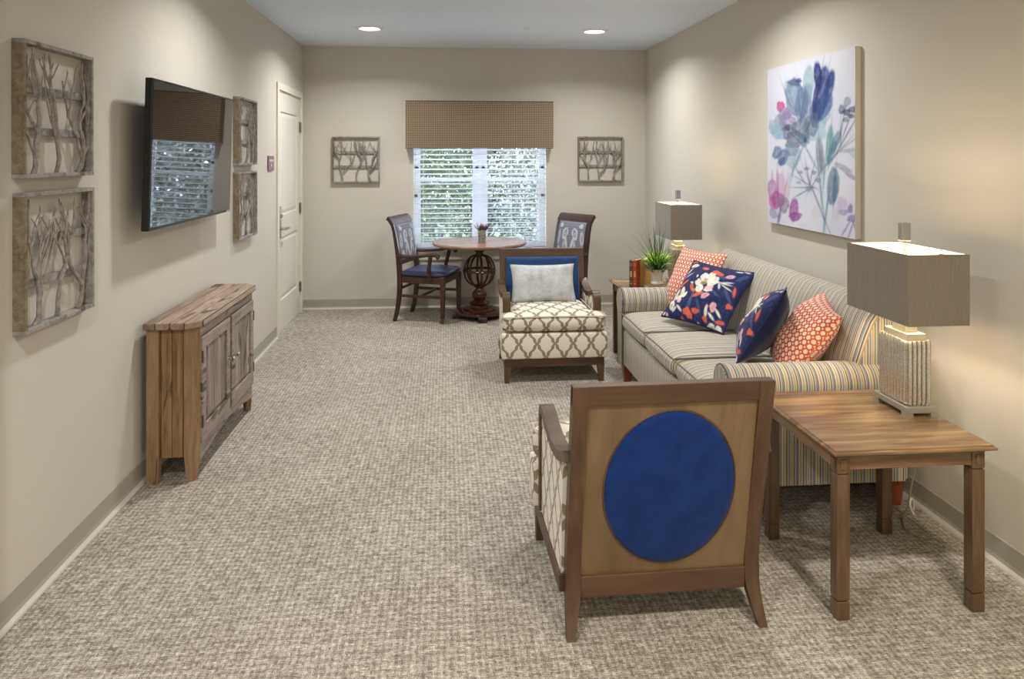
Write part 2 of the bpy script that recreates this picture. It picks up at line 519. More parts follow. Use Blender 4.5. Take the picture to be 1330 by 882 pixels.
def add_colors(o, fn):
    """fn(N,3 coords)->N,3 srgb 0..255 ; stored as a point colour attribute (linear)"""
    me = o.data; n = len(me.vertices); a = np.zeros(n*3, dtype=np.float32); me.vertices.foreach_get('co', a)
    c = fn(a.reshape(-1, 3))/255.0
    c = np.where(c <= .04045, c/12.92, ((c+.055)/1.055)**2.4)
    at = me.color_attributes.new('Col', 'FLOAT_COLOR', 'POINT')
    at.data.foreach_set('color', np.concatenate([c, np.ones((n, 1))], 1).astype(np.float32).ravel())
def blobs(X, Y, base, shapes, soft=2.0, gran=0.0):
    """composite soft-edged wobbling ellipses in a picture space"""
    C = np.array(base, dtype=float)
    if C.ndim == 1: C = np.tile(C, (len(X), 1))
    for k, (x, y, rx, ry, ang, col, al) in enumerate(shapes):
        a = radians(ang); dx, dy = X-x, Y-y
        u = (dx*cos(a)+dy*sin(a))/rx; v = (-dx*sin(a)+dy*cos(a))/ry
        th = np.arctan2(v, u); r = np.hypot(u, v)
        wb = min(rx, ry)/max(rx, ry); wb = wb if wb > .5 else wb*.5
        edge = 1+wb*(.12*np.sin(3*th+k*1.7)+.08*np.sin(5*th+k*2.9)+.05*np.sin(9*th+k))
        m = 1/(1+np.exp((r-edge)*min(rx, ry)/soft*2))
        tone = (1-.25*np.clip(1-r, 0, 1)*(.5+.5*np.sin(X*.09+Y*.05+k)))*(1-gran*(.5+.5*np.sin(u*5+np.sin(v*4+k)*2+k)*np.sin(v*6+np.sin(u*5)*1.5+k*2)))
        m = np.clip(m*al*tone, 0, 1)[:, None]
        C = C*(1-m)+np.array(col, dtype=float)*m
    return np.clip(C, 0, 255)

# ------------------------------------------------------------------ room
XL, XR, YB, YF, ZC = -1.485, 2.15, 7.69, -3.6, 2.743
T = .14
def struct(name, bm, mats, parent=None, smooth=False):
    o = obj(name, bm, mats, parent, smooth)
    if parent is None: o['kind'] = 'structure'
    return o
bm = nb(); box(bm, XL-T, XR+T, YF-T, YB+T, -.1, 0); struct('floor', bm, 'carpet')
bm = nb(); box(bm, XL-T, XR+T, YF-T, YB+T, ZC, ZC+.1); struct('ceiling', bm, 'ceiling')
# back wall with window opening
WX0, WX1, WZ0, WZ1 = -.345, 1.058, .60, 1.98
bm = nb()
box(bm, XL-T, WX0, YB, YB+T, 0, ZC); box(bm, WX1, XR+T, YB, YB+T, 0, ZC)
box(bm, WX0, WX1, YB, YB+T, 0, WZ0); box(bm, WX0, WX1, YB, YB+T, WZ1, ZC)
struct('wall_back', bm, 'wall')
DY0, DY1, DZ = 6.555, 7.545, 2.185
bm = nb()
box(bm, XL-T, XL, YF, DY0, 0, ZC); box(bm, XL-T, XL, DY1, YB, 0, ZC); box(bm, XL-T, XL, DY0, DY1, DZ, ZC)
struct('wall_left', bm, 'wall')
bm = nb(); box(bm, XR, XR+T, YF, YB, 0, ZC); struct('wall_right', bm, 'wall')
bm = nb(); box(bm, XL-T, XR+T, YF-T, YF, 0, ZC); struct('wall_front', bm, 'wall')
bm = nb(); box(bm, XL, -1.352, 1.95, 2.325, 0, ZC); struct('trim_1', bm, 'wall')

def cove(name, a, b, n):
    """vinyl cove base from a to b (xy); n = outward normal (xy)"""
    a = Vector(a); b = Vector(b); n = Vector(n); prof = [(0, 0), (.022, 0), (.020, .006), (.008, .016), (.004, .03), (.004, .1), (.002, .103), (0, .103)]
    bm = nb(); A = [bm.verts.new((a.x+n.x*p, a.y+n.y*p, z)) for p, z in prof]; B = [bm.verts.new((b.x+n.x*p, b.y+n.y*p, z)) for p, z in prof]
    for i in range(len(prof)):
        j = (i+1) % len(prof); f = bm.faces.new((A[i], A[j], B[j], B[i])); f.material_index = 1 if i in (1, 2) else 0
    bm.faces.new(A); bm.faces.new(B[::-1])
    struct(name, bm, ['cove_base', 'cove_toe_lit'])
cove('baseboard_left', (XL, 2.325), (XL, 6.49), (1, 0))
cove('baseboard_back', (XL, YB), (XR, YB), (0, -1))
cove('baseboard_right', (XR, YF), (XR, YB), (-1, 0))

# door
bm = nb()
cw = .062
for y0, y1, z0, z1 in ((DY0-cw, DY0, 0, DZ+cw), (DY1, DY1+cw, 0, DZ+cw), (DY0, DY1, DZ, DZ+cw)):
    box(bm, XL-.05, XL+.016, y0, y1, z0, z1, .003)
    
for y0, y1, z0, z1 in ((DY0, DY0+.012, 0, DZ), (DY1-.012, DY1, 0, DZ), (DY0, DY1, DZ-.012, DZ)):
    box(bm, XL-T, XL-.002, y0, y1, z0, z1)
dfr = struct('trim_2', bm, 'trim_cream')
bm = nb()
dx0, dx1 = XL-.044, XL-.004
y0, y1 = DY0+.014, DY1-.014; zt = DZ-.015
def panel_door(bm, y0, y1, z0, z1, panels, x0, x1, st=.115):
    box(bm, x0, x1-.012, y0, y1, z0, z1)
    ys = (y0+st, y1-st)
    box(bm, x1-.012, x1, y0, ys[0], z0, z1); box(bm, x1-.012, x1, ys[1], y1, z0, z1)
    zz = z0
    for a, b in panels:
        box(bm, x1-.012, x1, ys[0], ys[1], zz, a); zz = b
        # raised field with sloping edge
        g = .012
        va = [bm.verts.new((x1-.0119, yy, z)) for yy, z in ((ys[0]+g, a+g), (ys[1]-g, a+g), (ys[1]-g, b-g), (ys[0]+g, b-g))]
        g = .045
        vb = [bm.verts.new((x1-.003, yy, z)) for yy, z in ((ys[0]+g, a+g), (ys[1]-g, a+g), (ys[1]-g, b-g), (ys[0]+g, b-g))]
        for k in range(4): bm.faces.new((va[k], va[(k+1) % 4], vb[(k+1) % 4], vb[k]))
        bm.faces.new(vb)
    box(bm, x1-.012, x1, ys[0], ys[1], zz, z1)
panel_door(bm, y0, y1, .012, zt, [(.29, .86), (1.06, 2.0)], dx0, dx1)
door = struct('door_1', bm, 'door_white')
bm = nb()
box(bm, dx1, dx1+.014, 6.61, 6.655, .86, 1.145, .004)
tube(bm, [(dx1+.005, 6.632, .945), (dx1+.058, 6.632, .945)], .013, 12)
tube(bm, smoothpath([(dx1+.052, 6.622, .945), (dx1+.060, 6.67, .945), (dx1+.058, 6.72, .945), (dx1+.052, 6.775, .938)]), .0125, 10)
tube(bm, [(dx1+.010, 6.632, 1.06), (dx1+.028, 6.632, 1.06)], .016, 14)
obj('door_handle', bm, 'chrome', door, True)
for z in (.27, 1.07, 1.89):
    bm = nb(); box(bm, dx1, dx1+.004, 7.495, 7.53, z-.05, z+.05); tube(bm, [(dx1+.010, 7.531, z-.052), (dx1+.010, 7.531, z+.052)], .008, 10)
    obj('hinge', bm, 'nickel', door, True)
bm = nb(); box(bm, dx1, dx1+.02, 6.95, 7.10, 2.085, 2.095); 
for yy in (7.02, 7.10):
    for zz in (2.03, 2.06): box(bm, dx1, dx1+.002, yy, yy+.01, zz, zz+.012)
bm.free()

# room sign
s = thing('room_sign', 'small square mauve room sign on the wall left of the white door', 'sign', (XL, 6.27, 1.535), pi/2)
bm = nb(); box(bm, -.095, .095, -.012, 0, -.062, .062, .002); obj('sign_plate', bm, 'sign_mauve', s)
bm = nb()
for x0, x1 in ((-.062, -.035), (-.03, -.004), (.006, .032), (.037, .062)): box(bm, x0, x1, -.0128, -.012, .012, .032)
box(bm, -.014, .014, -.0128, -.012, -.03, -.006)
obj('sign_lettering', bm, 'sign_mark', s)

# ------------------------------------------------------------------ window
bm = nb()
def wframe(bm, x0, x1, z0, z1, w, y0, y1):
    box(bm, x0, x0+w, y0, y1, z0, z1); box(bm, x1-w, x1, y0, y1, z0, z1)
    box(bm, x0+w, x1-w, y0, y1, z0, z0+w); box(bm, x0+w, x1-w, y0, y1, z1-w, z1)
wy0, wy1 = YB+.075, YB+.135
wframe(bm, WX0, WX1, WZ0, WZ1, .03, wy0, wy1)
mx0, mx1 = .315, .40
box(bm, mx0, mx1, wy0, wy1, WZ0+.03, WZ1-.03)
win = struct('window_1', bm, 'window_vinyl')
mz = 1.345
for x0, x1 in ((WX0+.03, mx0), (mx1, WX1-.03)):
    bm = nb(); wframe(bm, x0, x1, WZ0+.03, mz+.02, .04, wy0+.004, wy0+.028); obj('lower_sash', bm, 'window_vinyl', win)
    bm = nb(); wframe(bm, x0, x1, mz-.02, WZ1-.03, .035, wy0+.03, wy0+.054); obj('upper_sash', bm, 'window_vinyl', win)
    bm = nb(); box(bm, x0+.035, x1-.035, wy0+.014, wy0+.018, WZ0+.065, mz-.02); obj('lower_pane', bm, 'window_glass', win)
    bm = nb(); box(bm, x0+.03, x1-.03, wy0+.04, wy0+.044, mz+.015, WZ1-.06); obj('upper_pane', bm, 'window_glass', win)
for xx in (WX0+.01, mx0-.012, mx1-.028, WX1-.05):
    bm = nb(); box(bm, xx, xx+.04, wy0-.012, wy0+.002, 1.465, 1.478); box(bm, xx+.012, xx+.028, wy0-.02, wy0, 1.455, 1.488); obj('sash_lock', bm, 'latch_black', win)
for xx in (WX0+.008, WX1-.04):
    bm = nb(); box(bm, xx, xx+.03, wy0-.014, wy0+.002, 1.16, 1.20, .003); obj('tilt_latch', bm, 'brass_dark', win)
bm = nb(); box(bm, WX0-.03, WX1+.03, YB-.035, YB+.075, .572, .60, .004); box(bm, WX0-.01, WX1+.01, YB-.016, YB, .50, .572, .003)
struct('trim_3', bm, 'trim_cream')

# blind
bl = thing('window_blind', 'white horizontal slat blind lowered over the double window', 'blind', (.356, YB, .6))
bw = .70; yb = -.03
bm = nb(); box(bm, -bw, bw, yb-.03, yb+.03, 1.27, 1.325, .004); obj('headrail', bm, 'blind_white', bl)
ns = 24
for i in range(ns):
    z = .035+i*.0515
    bm = nb(); th = radians(15)
    pts = []
    K = 5; top = []
    for k in range(K+1):
        q = -1+2*k/K; yy = yb+q*.025*cos(th); zz = z-q*.025*sin(th)+.003*(1-q*q); top.append((yy, zz))
    outline = top+[(a, b-.0025) for a, b in top[::-1]]
    poly_prism(bm, outline, 'x', -bw, bw); obj('slat', bm, 'blind_white', bl)
bm = nb(); box(bm, -bw, bw, yb-.026, yb+.026, .006, .024, .003); obj('bottom_rail', bm, 'blind_white', bl)
for xx in (-.60, -.33, 0.0, .33, .60):
    bm = nb()
    for yy in (yb-.027, yb+.027): tube(bm, [(xx, yy, .02), (xx, yy, 1.28)], .0012, 5)
    obj('ladder_cord', bm, 'cord_white', bl)
# valance
va = thing('window_valance', 'brown dotted fabric box valance above the window', 'valance', (.348, YB, 1.68))
bm = nb(); w = .772; hh = .487; dd = .15
box(bm, -w, w, -dd, -dd+.015, 0, hh); box(bm, -w, -w+.015, -dd+.015, 0, 0, hh); box(bm, w-.015, w, -dd+.015, 0, 0, hh); box(bm, -w+.015, w-.015, -dd+.015, 0, hh-.015, hh)
boxuv(bm); obj('fabric_box', bm, 'valance_fabric', va)
bm = nb(); tube(bm, [(-w, -dd-.001, 0), (w, -dd-.001, 0)], .004, 6); tube(bm, [(-w, -dd-.001, hh), (w, -dd-.001, hh)], .004, 6); obj('welt_cord', bm, 'piping_brown', va)

# ------------------------------------------------------------------ ceiling fixtures
def ceil_light(x, y, label, group='recessed ceiling lights'):
    r = thing('ceiling_light', label, 'ceiling light', (x, y, ZC), 0, group)
    return r
def build_ceil_light(x, y, label):
    r = ceil_light(x, y, label)
    bm = nb(); lathe(bm, [(.128, 0), (.126, -.006), (.095, -.014), (.09, -.006), (.09, -.001)], 40, cap=False); obj('trim_ring', bm, 'white_plastic', r, True)
    bm = nb(); lathe(bm, [(.09, -.004), (.06, -.009), (0, -.011)], 32, cap=False); obj('diffuser', bm, 'light_diffuser', r, True)
    return r
cl = build_ceil_light(-.686, 6.56, 'round recessed ceiling light on the left, above the door side')
lights_xy = [(-.686, 6.56), (1.348, 6.53)]
c2 = copy_tree(cl); c2.location = (1.348, 6.53, ZC); c2['label'] = 'round recessed ceiling light on the right, above the sofa side'
for (x, y) in ((-.686, 4.2), (1.348, 4.2), (-.686, .95), (1.348, .85), (-.686, -2.0), (1.348, -2.0)):  # unseen lights added overhead and behind the camera to lift the shadows
    lights_xy.append((x, y))
    c3 = copy_tree(cl); c3.location = (x, y, ZC); c3['label'] = 'unseen round recessed ceiling light added outside the frame'
for (x, y) in lights_xy:
    L = bpy.data.lights.new('downlight', 'AREA'); L.shape = 'DISK'; L.size = .17; L.energy = 14 if y > 3 else 22; L.color = (1, .88, .70) if (x > 0 and y < 3) else (1, .99, .975); L.spread = radians(150)
    o = bpy.data.objects.new('downlight', L); o.location = (x, y, ZC-.02); link(o)
sd = thing('sprinkler_cap', 'tiny round white sprinkler cap on the ceiling between the two lights', 'sprinkler', (.731, 6.47, ZC))
bm = nb(); lathe(bm, [(.04, 0), (.04, -.006), (.03, -.012), (0, -.012)], 24); obj('cap_plate', bm, 'white_plastic', sd, True)

# ------------------------------------------------------------------ branch frames
def branch_mesh(rng, x0, H, D, W):
    bm = nb()
    def stem(p, ang, L, r, depth, home):
        pts = [Vector(p)]; a = ang; n = max(4, int(L/.028))
        for i in range(n):
            a += rng.uniform(-.42, .42); a = a*.80+(home-pts[-1].x)*1.1
            a = max(-.8, min(.8, a))
            q = pts[-1]+Vector((sin(a)*L/n, rng.uniform(-.004, .004), cos(a)*L/n))
            q.x = max(-W/2+.022, min(W/2-.022, q.x)); q.z = min(q.z, H-.018)
            q.y = max(-D+.010, min(-.028, q.y))
            pts.append(q)
        rr = [max(.0024, r*(1-.62*i/n)*rng.uniform(.82, 1.25)) for i in range(n+1)]
        tube(bm, pts, rr, 6)
        if depth > 0:
            for k in range(3 if depth > 1 else 2):
                i = rng.randint(max(1, n//8), max(2, int(n*.7))); rest = (H-.02-pts[i].z)
                LL = rest*rng.uniform(.7, 1.02)
                if LL > .05:
                    sgn = rng.choice((-1, 1)); stem(pts[i], sgn*rng.uniform(.5, .85), LL, rr[i]*.85, depth-1, pts[i].x+sgn*rng.uniform(.02, .07))
    stem((x0, -D+.022, .012), rng.uniform(-.3, .3), H*.96, .0092, 2, x0)
    return bm
def twig_frame(loc, rz, label, seed, W=.49, H=.482, D=.043, xs=(-.15, .0, .16)):
    r = thing('branch_wall_frame', label, 'wall art', loc, rz, 'framed branch wall decorations')
    b = .014
    bm = nb(); box(bm, -W/2+.0005, W/2, -D, 0, 0, b, .001, 1, 0); box(bm, -W/2+.0005, W/2, -D, 0, H-b, H, .001, 1, 0)
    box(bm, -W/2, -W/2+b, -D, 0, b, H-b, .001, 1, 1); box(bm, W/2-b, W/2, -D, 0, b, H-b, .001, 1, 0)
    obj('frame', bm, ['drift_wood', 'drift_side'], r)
    for z in (.165, .315):
        bm = nb(); box(bm, -W/2+b, W/2-b, -.018, -.006, z-.014, z+.014, .001, 1); obj('cross_slat', bm, 'drift_wood', r)
    rng = random.Random(seed)
    for x in xs:
        obj('branch', branch_mesh(rng, x, H, D, W), 'twig', r, True, 60)
    return r
twig_frame((XL, 2.868, 1.515), pi/2, 'grey wooden frame of bare branches, upper one nearest the camera left of the television', 11)
twig_frame((XL, 2.874, .974), pi/2, 'grey wooden frame of bare branches, lower one nearest the camera left of the television', 23, H=.49)
twig_frame((XL, 5.45, 1.53), pi/2, 'grey wooden frame of bare branches, upper one between the television and the door', 37)
twig_frame((XL, 5.45, 1.0), pi/2, 'grey wooden frame of bare branches, lower one between the television and the door', 41)
twig_frame((-.942, YB, 1.318), 0, 'grey wooden frame of bare branches on the back wall left of the window', 59, xs=(-.14, .01, .15))
twig_frame((1.649, YB, 1.325), 0, 'grey wooden frame of bare branches on the back wall right of the window', 67, xs=(-.13, -.01, .13))

# ------------------------------------------------------------------ television
tv = thing('television', 'large black flat television mounted on the left wall reflecting the window', 'television', (XL, 4.115, 1.60), pi/2)
tilt = Matrix.Translation((0, -.10, 0)) @ Matrix.Rotation(radians(1.6), 4, 'X')
W2, H2 = .632, .357
bm = nb(); box(bm, -W2, W2, -.022, .012, -H2, H2, .004, 2, m=tilt); box(bm, -.42, .42, .012, .04, -.26, .2, .01, 2, m=tilt); obj('housing', bm, 'black_plastic', tv)
bm = nb(); box(bm, -W2+.011, W2-.011, -.0235, -.0222, -H2+.016, H2-.011, m=tilt); obj('screen', bm, 'screen_glass', tv)
bm = nb(); box(bm, W2-.075, W2-.02, -.0245, -.022, -H2+.003, -H2+.013, m=tilt); obj('badge', bm, 'tv_badge', tv)
bm = nb(); box(bm, -.2, .2, -.02, -.001, -.15, .15); box(bm, -.18, -.14, -.085, -.01, -.13, .13); box(bm, .14, .18, -.085, -.01, -.13, .13); obj('wall_bracket', bm, 'black_plastic', tv)

# ------------------------------------------------------------------ rustic cabinet (local = world axes)
cab = thing('rustic_cabinet', 'narrow weathered wooden cabinet with two plank doors below the television', 'cabinet', (-1.33, 4.18, 0))
def L(x, y): return (x+1.33, y-4.18)
def pl(pts): return [L(*p) for p in pts]
bx0, bx1, by0, by1 = -1.447, -1.213, 3.645, 4.705; cn, cm = .046, .052
bm = nb()
out = pl([(bx0+.045, by0+.012), (bx1-cn-.002, by0+.012), (bx1-.008, by0+cm), (bx1-.008, by1-cm), (bx1-cn-.002, by1-.012), (bx0+.045, by1-.012), (bx0, by1-.05), (bx0, by0+.05)])
poly_prism(bm, out, 'z', .125, .752); obj('body', bm, 'rustic_side', cab)
bm = nb()
o = .022
top = [(bx0-.010, by0-o), (bx1-cn+.004, by0-o), (bx1+o, by0+cm-.012), (bx1+o, by1-cm+.012), (bx1-cn+.004, by1+o), (bx0-.010, by1+o)]
poly_prism(bm, pl(top), 'z', .752, .786, 0, .006)
obj('top', bm, 'rustic_top', cab)
def cleg(pts_b, pts_t, zmid=.13):
    bm = nb()
    A = [bm.verts.new((*L(*p), 0)) for p in pts_b]; B = [bm.verts.new((*L(*p), zmid)) for p in pts_t]; C = [bm.verts.new((*L(*p), .752)) for p in pts_t]
    n = len(A); bm.faces.new(A[::-1]); bm.faces.new(C)
    for P, Q in ((A, B), (B, C)):
        for i in range(n): bm.faces.new((P[i], P[(i+1) % n], Q[(i+1) % n], Q[i]))
    obj('leg', bm, 'rustic_leg', cab)
cleg([(bx0, by0+.004), (bx0+.05, by0+.004), (bx0+.05, by0+.045), (bx0, by0+.045)], [(bx0, by0), (bx0+.058, by0), (bx0+.058, by0+.05), (bx0, by0+.05)])
cleg([(bx0, by1-.045), (bx0+.05, by1-.045), (bx0+.05, by1-.004), (bx0, by1-.004)], [(bx0, by1-.05), (bx0+.058, by1-.05), (bx0+.058, by1), (bx0, by1)])
cleg([(bx1-cn, by0+.006), (bx1-.008, by0+cm-.010), (bx1-.035, by0+cm-.002), (bx1-cn-.008, by0+.035)], [(bx1-cn-.01, by0-.003), (bx1+.002, by0+cm), (bx1-.02, by0+cm+.02), (bx1-cn-.02, by0+.04)])
cleg([(bx1-cn, by1-.006), (bx1-cn-.008, by1-.035), (bx1-.035, by1-cm+.002), (bx1-.008, by1-cm+.010)], [(bx1-cn-.01, by1+.003), (bx1-cn-.02, by1-.04), (bx1-.02, by1-cm-.02), (bx1+.002, by1-cm)])
# front face frame: top rail, arched bottom rail, centre stile
fy0, fy1 = by0+cm, by1-cm
bm = nb()
box(bm, bx1-.01+1.33, bx1+1.33, fy0-4.18, fy1-4.18, .70, .752)
arc = [(fy0-4.18, .175)]+[(fy0-4.18+(fy1-fy0)*k/16, .085+.05*sin(pi*k/16)) for k in range(17)]+[(fy1-4.18, .175)]
poly_prism(bm, arc, 'x', bx1-.014+1.33, bx1+.002+1.33)
box(bm, bx1-.01+1.33, bx1+1.33, -.018, .018, .17, .70)
obj('face_frame', bm, 'rustic_frame', cab)
for a, b, ks in ((fy0+.006, 4.18-.02, 1), (4.18+.02, fy1-.006, -1)):
    a -= 4.18; b -= 4.18; X = bx1+1.33
    bm = nb(); st = .055
    box(bm, X-.004, X+.012, a, a+st, .18, .695, .001, 1, 0); box(bm, X-.004, X+.012, b-st, b, .18, .695, .001, 1, 0)
    box(bm, X-.004, X+.012, a+st, b-st, .18, .18+.075, .001, 1, 0); box(bm, X-.004, X+.012, a+st, b-st, .695-.055, .695, .001, 1, 0)
    g = .022
    rect = [(a+st, .255), (b-st, .255), (b-st, .64), (a+st, .64)]; rin = [(a+st+g, .255+g), (b-st-g, .255+g), (b-st-g, .64-g), (a+st+g, .64-g)]
    va_ = [bm.verts.new((X-.003, *p)) for p in rect]; vb_ = [bm.verts.new((X+.006, *p)) for p in rin]
    for k in range(4): f = bm.faces.new((va_[k], va_[(k+1) % 4], vb_[(k+1) % 4], vb_[k])); f.material_index = 1
    f = bm.faces.new(vb_); f.material_index = 1
    d = obj('door', bm, ['rustic_frame', 'rustic_front'], cab)
    bm = nb(); yk = (b-.026) if ks == 1 else (a+.026)
    lathe(bm, [(.016, 0), (.014, .003), (.005, .006), (.005, .016), (.012, .02), (.015, .028), (.010, .034), (0, .036)], 14)
    xf(bm, bm.verts, Matrix.Translation((X+.012, yk, .47)) @ Matrix.Rotation(pi/2, 4, 'Y'))
    box(bm, X+.012, X+.014, yk-.008, yk+.008, .44, .50)
    obj('knob', bm, 'nickel', d, True)
    bm = nb()
    yh = a if ks == 1 else b
    bm.free()
    for z in (.28, .60):
        bm = nb(); tube(bm, [(X+.012, yh, z-.03), (X+.012, yh, z+.03)], .005, 8)
        obj('hinge', bm, 'brass_dark', d, True)

# ------------------------------------------------------------------ armchair (front = -y, y=0 front leg face)
def yb_(z): return .62+(z-.2)*.183       # outer face of the raked back
def build_armchair(label, loc, rz):
    r = thing('armchair', label, 'armchair', loc, rz, 'wood framed trellis armchairs')
    for s in (-1, 1):
        bm = nb()
        a, b = sorted((s*.355, s*.305)); aa, bb = sorted((s*.353, s*.322))
        taper(bm, aa, bb, .006, .038, 0, a, b, 0, .05, .125); obj('leg', bm, 'chair_wood', r)
    for s in (-1, 1):   # rear stile and leg in one sabre shape
        bm = nb()
        outer = smoothpath([(.672, 0), (.640, .07), (.620, .15), (.622, .24), (.655, .42), (.708, .68), (yb_(.855)+.002, .855)], 5)
        th = .042
        n = len(outer)
        for_w = []
        vsl = []
        for i, p in enumerate(outer):
            z = p[1]; w = .03 if z < .02 else (.03+.02*min(1, z/.13))
            xo = .337+max(0, (.12-z))*.06; xi = xo-w
            tt = th*(.72+.28*min(1, z/.15))
            vsl.append([bm.verts.new((s*xx, yy, z)) for xx, yy in ((xo, p[0]), (xi, p[0]), (xi, p[0]-tt), (xo, p[0]-tt))])
        for i in range(n-1):
            for k in range(4): bm.faces.new((vsl[i][k], vsl[i][(k+1) % 4], vsl[i+1][(k+1) % 4], vsl[i+1][k]))
        bm.faces.new(vsl[0]); bm.faces.new(vsl[-1])
        obj('rear_leg', bm, 'chair_wood', r)
    bm = nb()
    R = Matrix.Rotation(-math.atan(.183), 4, 'X')
    # top rail, lower rail
    for z0, z1, nm in ((.788, .856, 'top_rail'), (.108, .180, 'lower_rail')):
        bm = nb(); ya, yc = yb_(z0), yb_(z1)
        if nm == 'lower_rail': ya = yc = .618
        x = .337 if nm == 'top_rail' else .288
        poly_prism(bm, [(ya, z0), (yc, z1), (yc-.042, z1), (ya-.042, z0)], 'x', -x, x, 0, .003)
        obj(nm, bm, 'chair_wood_x', r)
    # back panel, recessed
    bm = nb(); e = .009
    poly_prism(bm, [(yb_(.178)-e, .178), (yb_(.79)-e, .79), (yb_(.79)-e-.012, .79), (yb_(.178)-e-.012, .178)], 'x', -.288, .288)
    obj('back_panel', bm, 'veneer', r)
    # oval upholstered inset on the rear face
    bm = nb(); zc = .487; n = 56
    A = math.atan(.183); up = Vector((0, sin(A), cos(A))); out = Vector((0, cos(A), -sin(A)))
    c0 = Vector((-.004, yb_(zc)-e, zc))
    rings = []
    for q, off in ((1.0, .0), (.995, .005), (.97, .009), (.9, .011), (.6, .014), (.3, .015)):
        rings.append([bm.verts.new(c0+Vector((1, 0, 0))*.223*q*cos(2*pi*k/n)+up*.277*q*sin(2*pi*k/n)+out*off) for k in range(n)])
    for a, b in zip(rings, rings[1:]):
        for k in range(n): bm.faces.new((a[k], a[(k+1) % n], b[(k+1) % n], b[k]))
    bm.faces.new(rings[-1])
    ov = obj('oval_inset', bm, 'blue_velvet', r, True); ov['label'] = 'royal blue velvet oval set in the back'
    bm = nb(); tube(bm, [c0+Vector((1, 0, 0))*.2265*cos(2*pi*k/n)+up*.2805*sin(2*pi*k/n)-out*.0005 for k in range(n)], .0042, 6, True)
    obj('oval_rim', bm, 'chair_wood', ov, True)
    # front face of the back: blue upholstery
    bm = nb(); ff = .046
    v0 = [(-.288, .34), (.288, .34), (.288, .79), (-.288, .79)]
    bm2 = bm
    us, vs, g = pad(bm2, .58, .475, .05, 16, 16, 12, .010, q=.36, corner=.004)
    Rb = Matrix.Translation((0, yb_(.56)-.052, .56)) @ Matrix.Rotation(pi/2-math.atan(.183), 4, 'X')
    xf(bm2, bm2.verts, Rb); obj('back_cushion', bm2, 'blue_back', r, True, 60)['label'] = 'blue upholstered inner back'
    # arms: curved top rail running down as the front post
    for s in (-1, 1):
        path = smoothpath([(.662, .625), (.60, .600), (.50, .574), (.40, .568), (.30, .582), (.22, .604), (.165, .608), (.130, .588), (.116, .545), (.114, .45), (.114, .3), (.114, .17)], 5)
        x0, x1 = sorted((s*.302, s*.356))
        bm = nb(); band(bm, path, .034, x0, x1); o_ = obj('arm', bm, 'chair_wood', r, True, 40)
        # upholstered side panel below it
        tp = [(p[0], p[1]-.026) for p in path if p[0] > .14 and p[1] > .48 and p[0] < .625]
        zt2 = tp[0][1]
        tp = [(min(p[0], yb_(p[1])-.045), p[1]) for p in tp]
        pts = [(yb_(.168)-.040, .168)]+tp+[(.143, .575), (.143, .168)]
        bm = nb(); x0, x1 = sorted((s*.308, s*.347)); poly_prism(bm, pts, 'x', x0, x1, 0); boxuv(bm); obj('side_panel', bm, 'trellis', r)
        bm = nb(); pp = [(s*.348, p[0]-(.004 if p[0] > .4 else 0), p[1]) for p in pts[1:]]; pp = pp+[(s*.350, .15, .176)]
        tube(bm, pp, .0035, 6); obj('side_piping', bm, 'piping_cream', r, True)
        bm = nb(); x0, x1 = sorted((s*.322, s*.355)); box(bm, x0, x1, .03, .585, .115, .172, .002); obj('side_rail', bm, 'chair_wood', r)
    bm = nb(); box(bm, -.355, .355, 0, .032, .115, .172, .002); obj('front_rail', bm, 'chair_wood_x', r)
    # upholstered base
    bm = nb()
    box(bm, -.375, .375, -.02, .112, .173, .352, .014, 3); box(bm, -.300, .300, .10, .60, .175, .35, .006, 1); boxuv(bm)
    obj('seat_base', bm, 'trellis', r, True, 50)
    # T cushion
    bm = nb(); cd = .60
    def wfn(v):
        y = (v*cd/2)+cd/2   # 0..cd
        t_ = min(1, max(0, (y-.135)/.02)); return .752*(1-t_)+.596*t_
    us, vs, g = pad(bm, .76, cd, .125, 34, 40, 10, .016, wfn, (0, -.030+cd/2, .42), bot=.98, q=.36)
    obj('seat_cushion', bm, 'trellis', r, True, 70)
    bm = nb()
    zz = .478
    pts = smoothpath([(-.29, .56, zz-.002), (-.292, .16, zz), (-.30, .125, zz-.004), (-.350, .11, zz-.008), (-.362, .06, zz-.01), (-.358, 0, zz-.012), (-.335, -.022, zz-.012), (0, -.024, zz-.008), (.335, -.022, zz-.012), (.358, 0, zz-.012), (.362, .06, zz-.01), (.350, .11, zz-.008), (.30, .125, zz-.004), (.292, .16, zz), (.29, .56, zz-.002)], 4)
    tube(bm, pts, .0045, 6); obj('cushion_piping', bm, 'piping_cream', r, True)
    return r
ac = build_armchair('trellis armchair seen from behind, its wooden back inset with a blue velvet oval', (.722, 3.02, 0), pi+.022)
ac2 = copy_tree(ac); ac2.location = (.758, 5.045, 0); ac2.rotation_euler = (0, 0, 0)
ac2['label'] = 'trellis armchair facing the camera near the round table with a silver pillow on it'

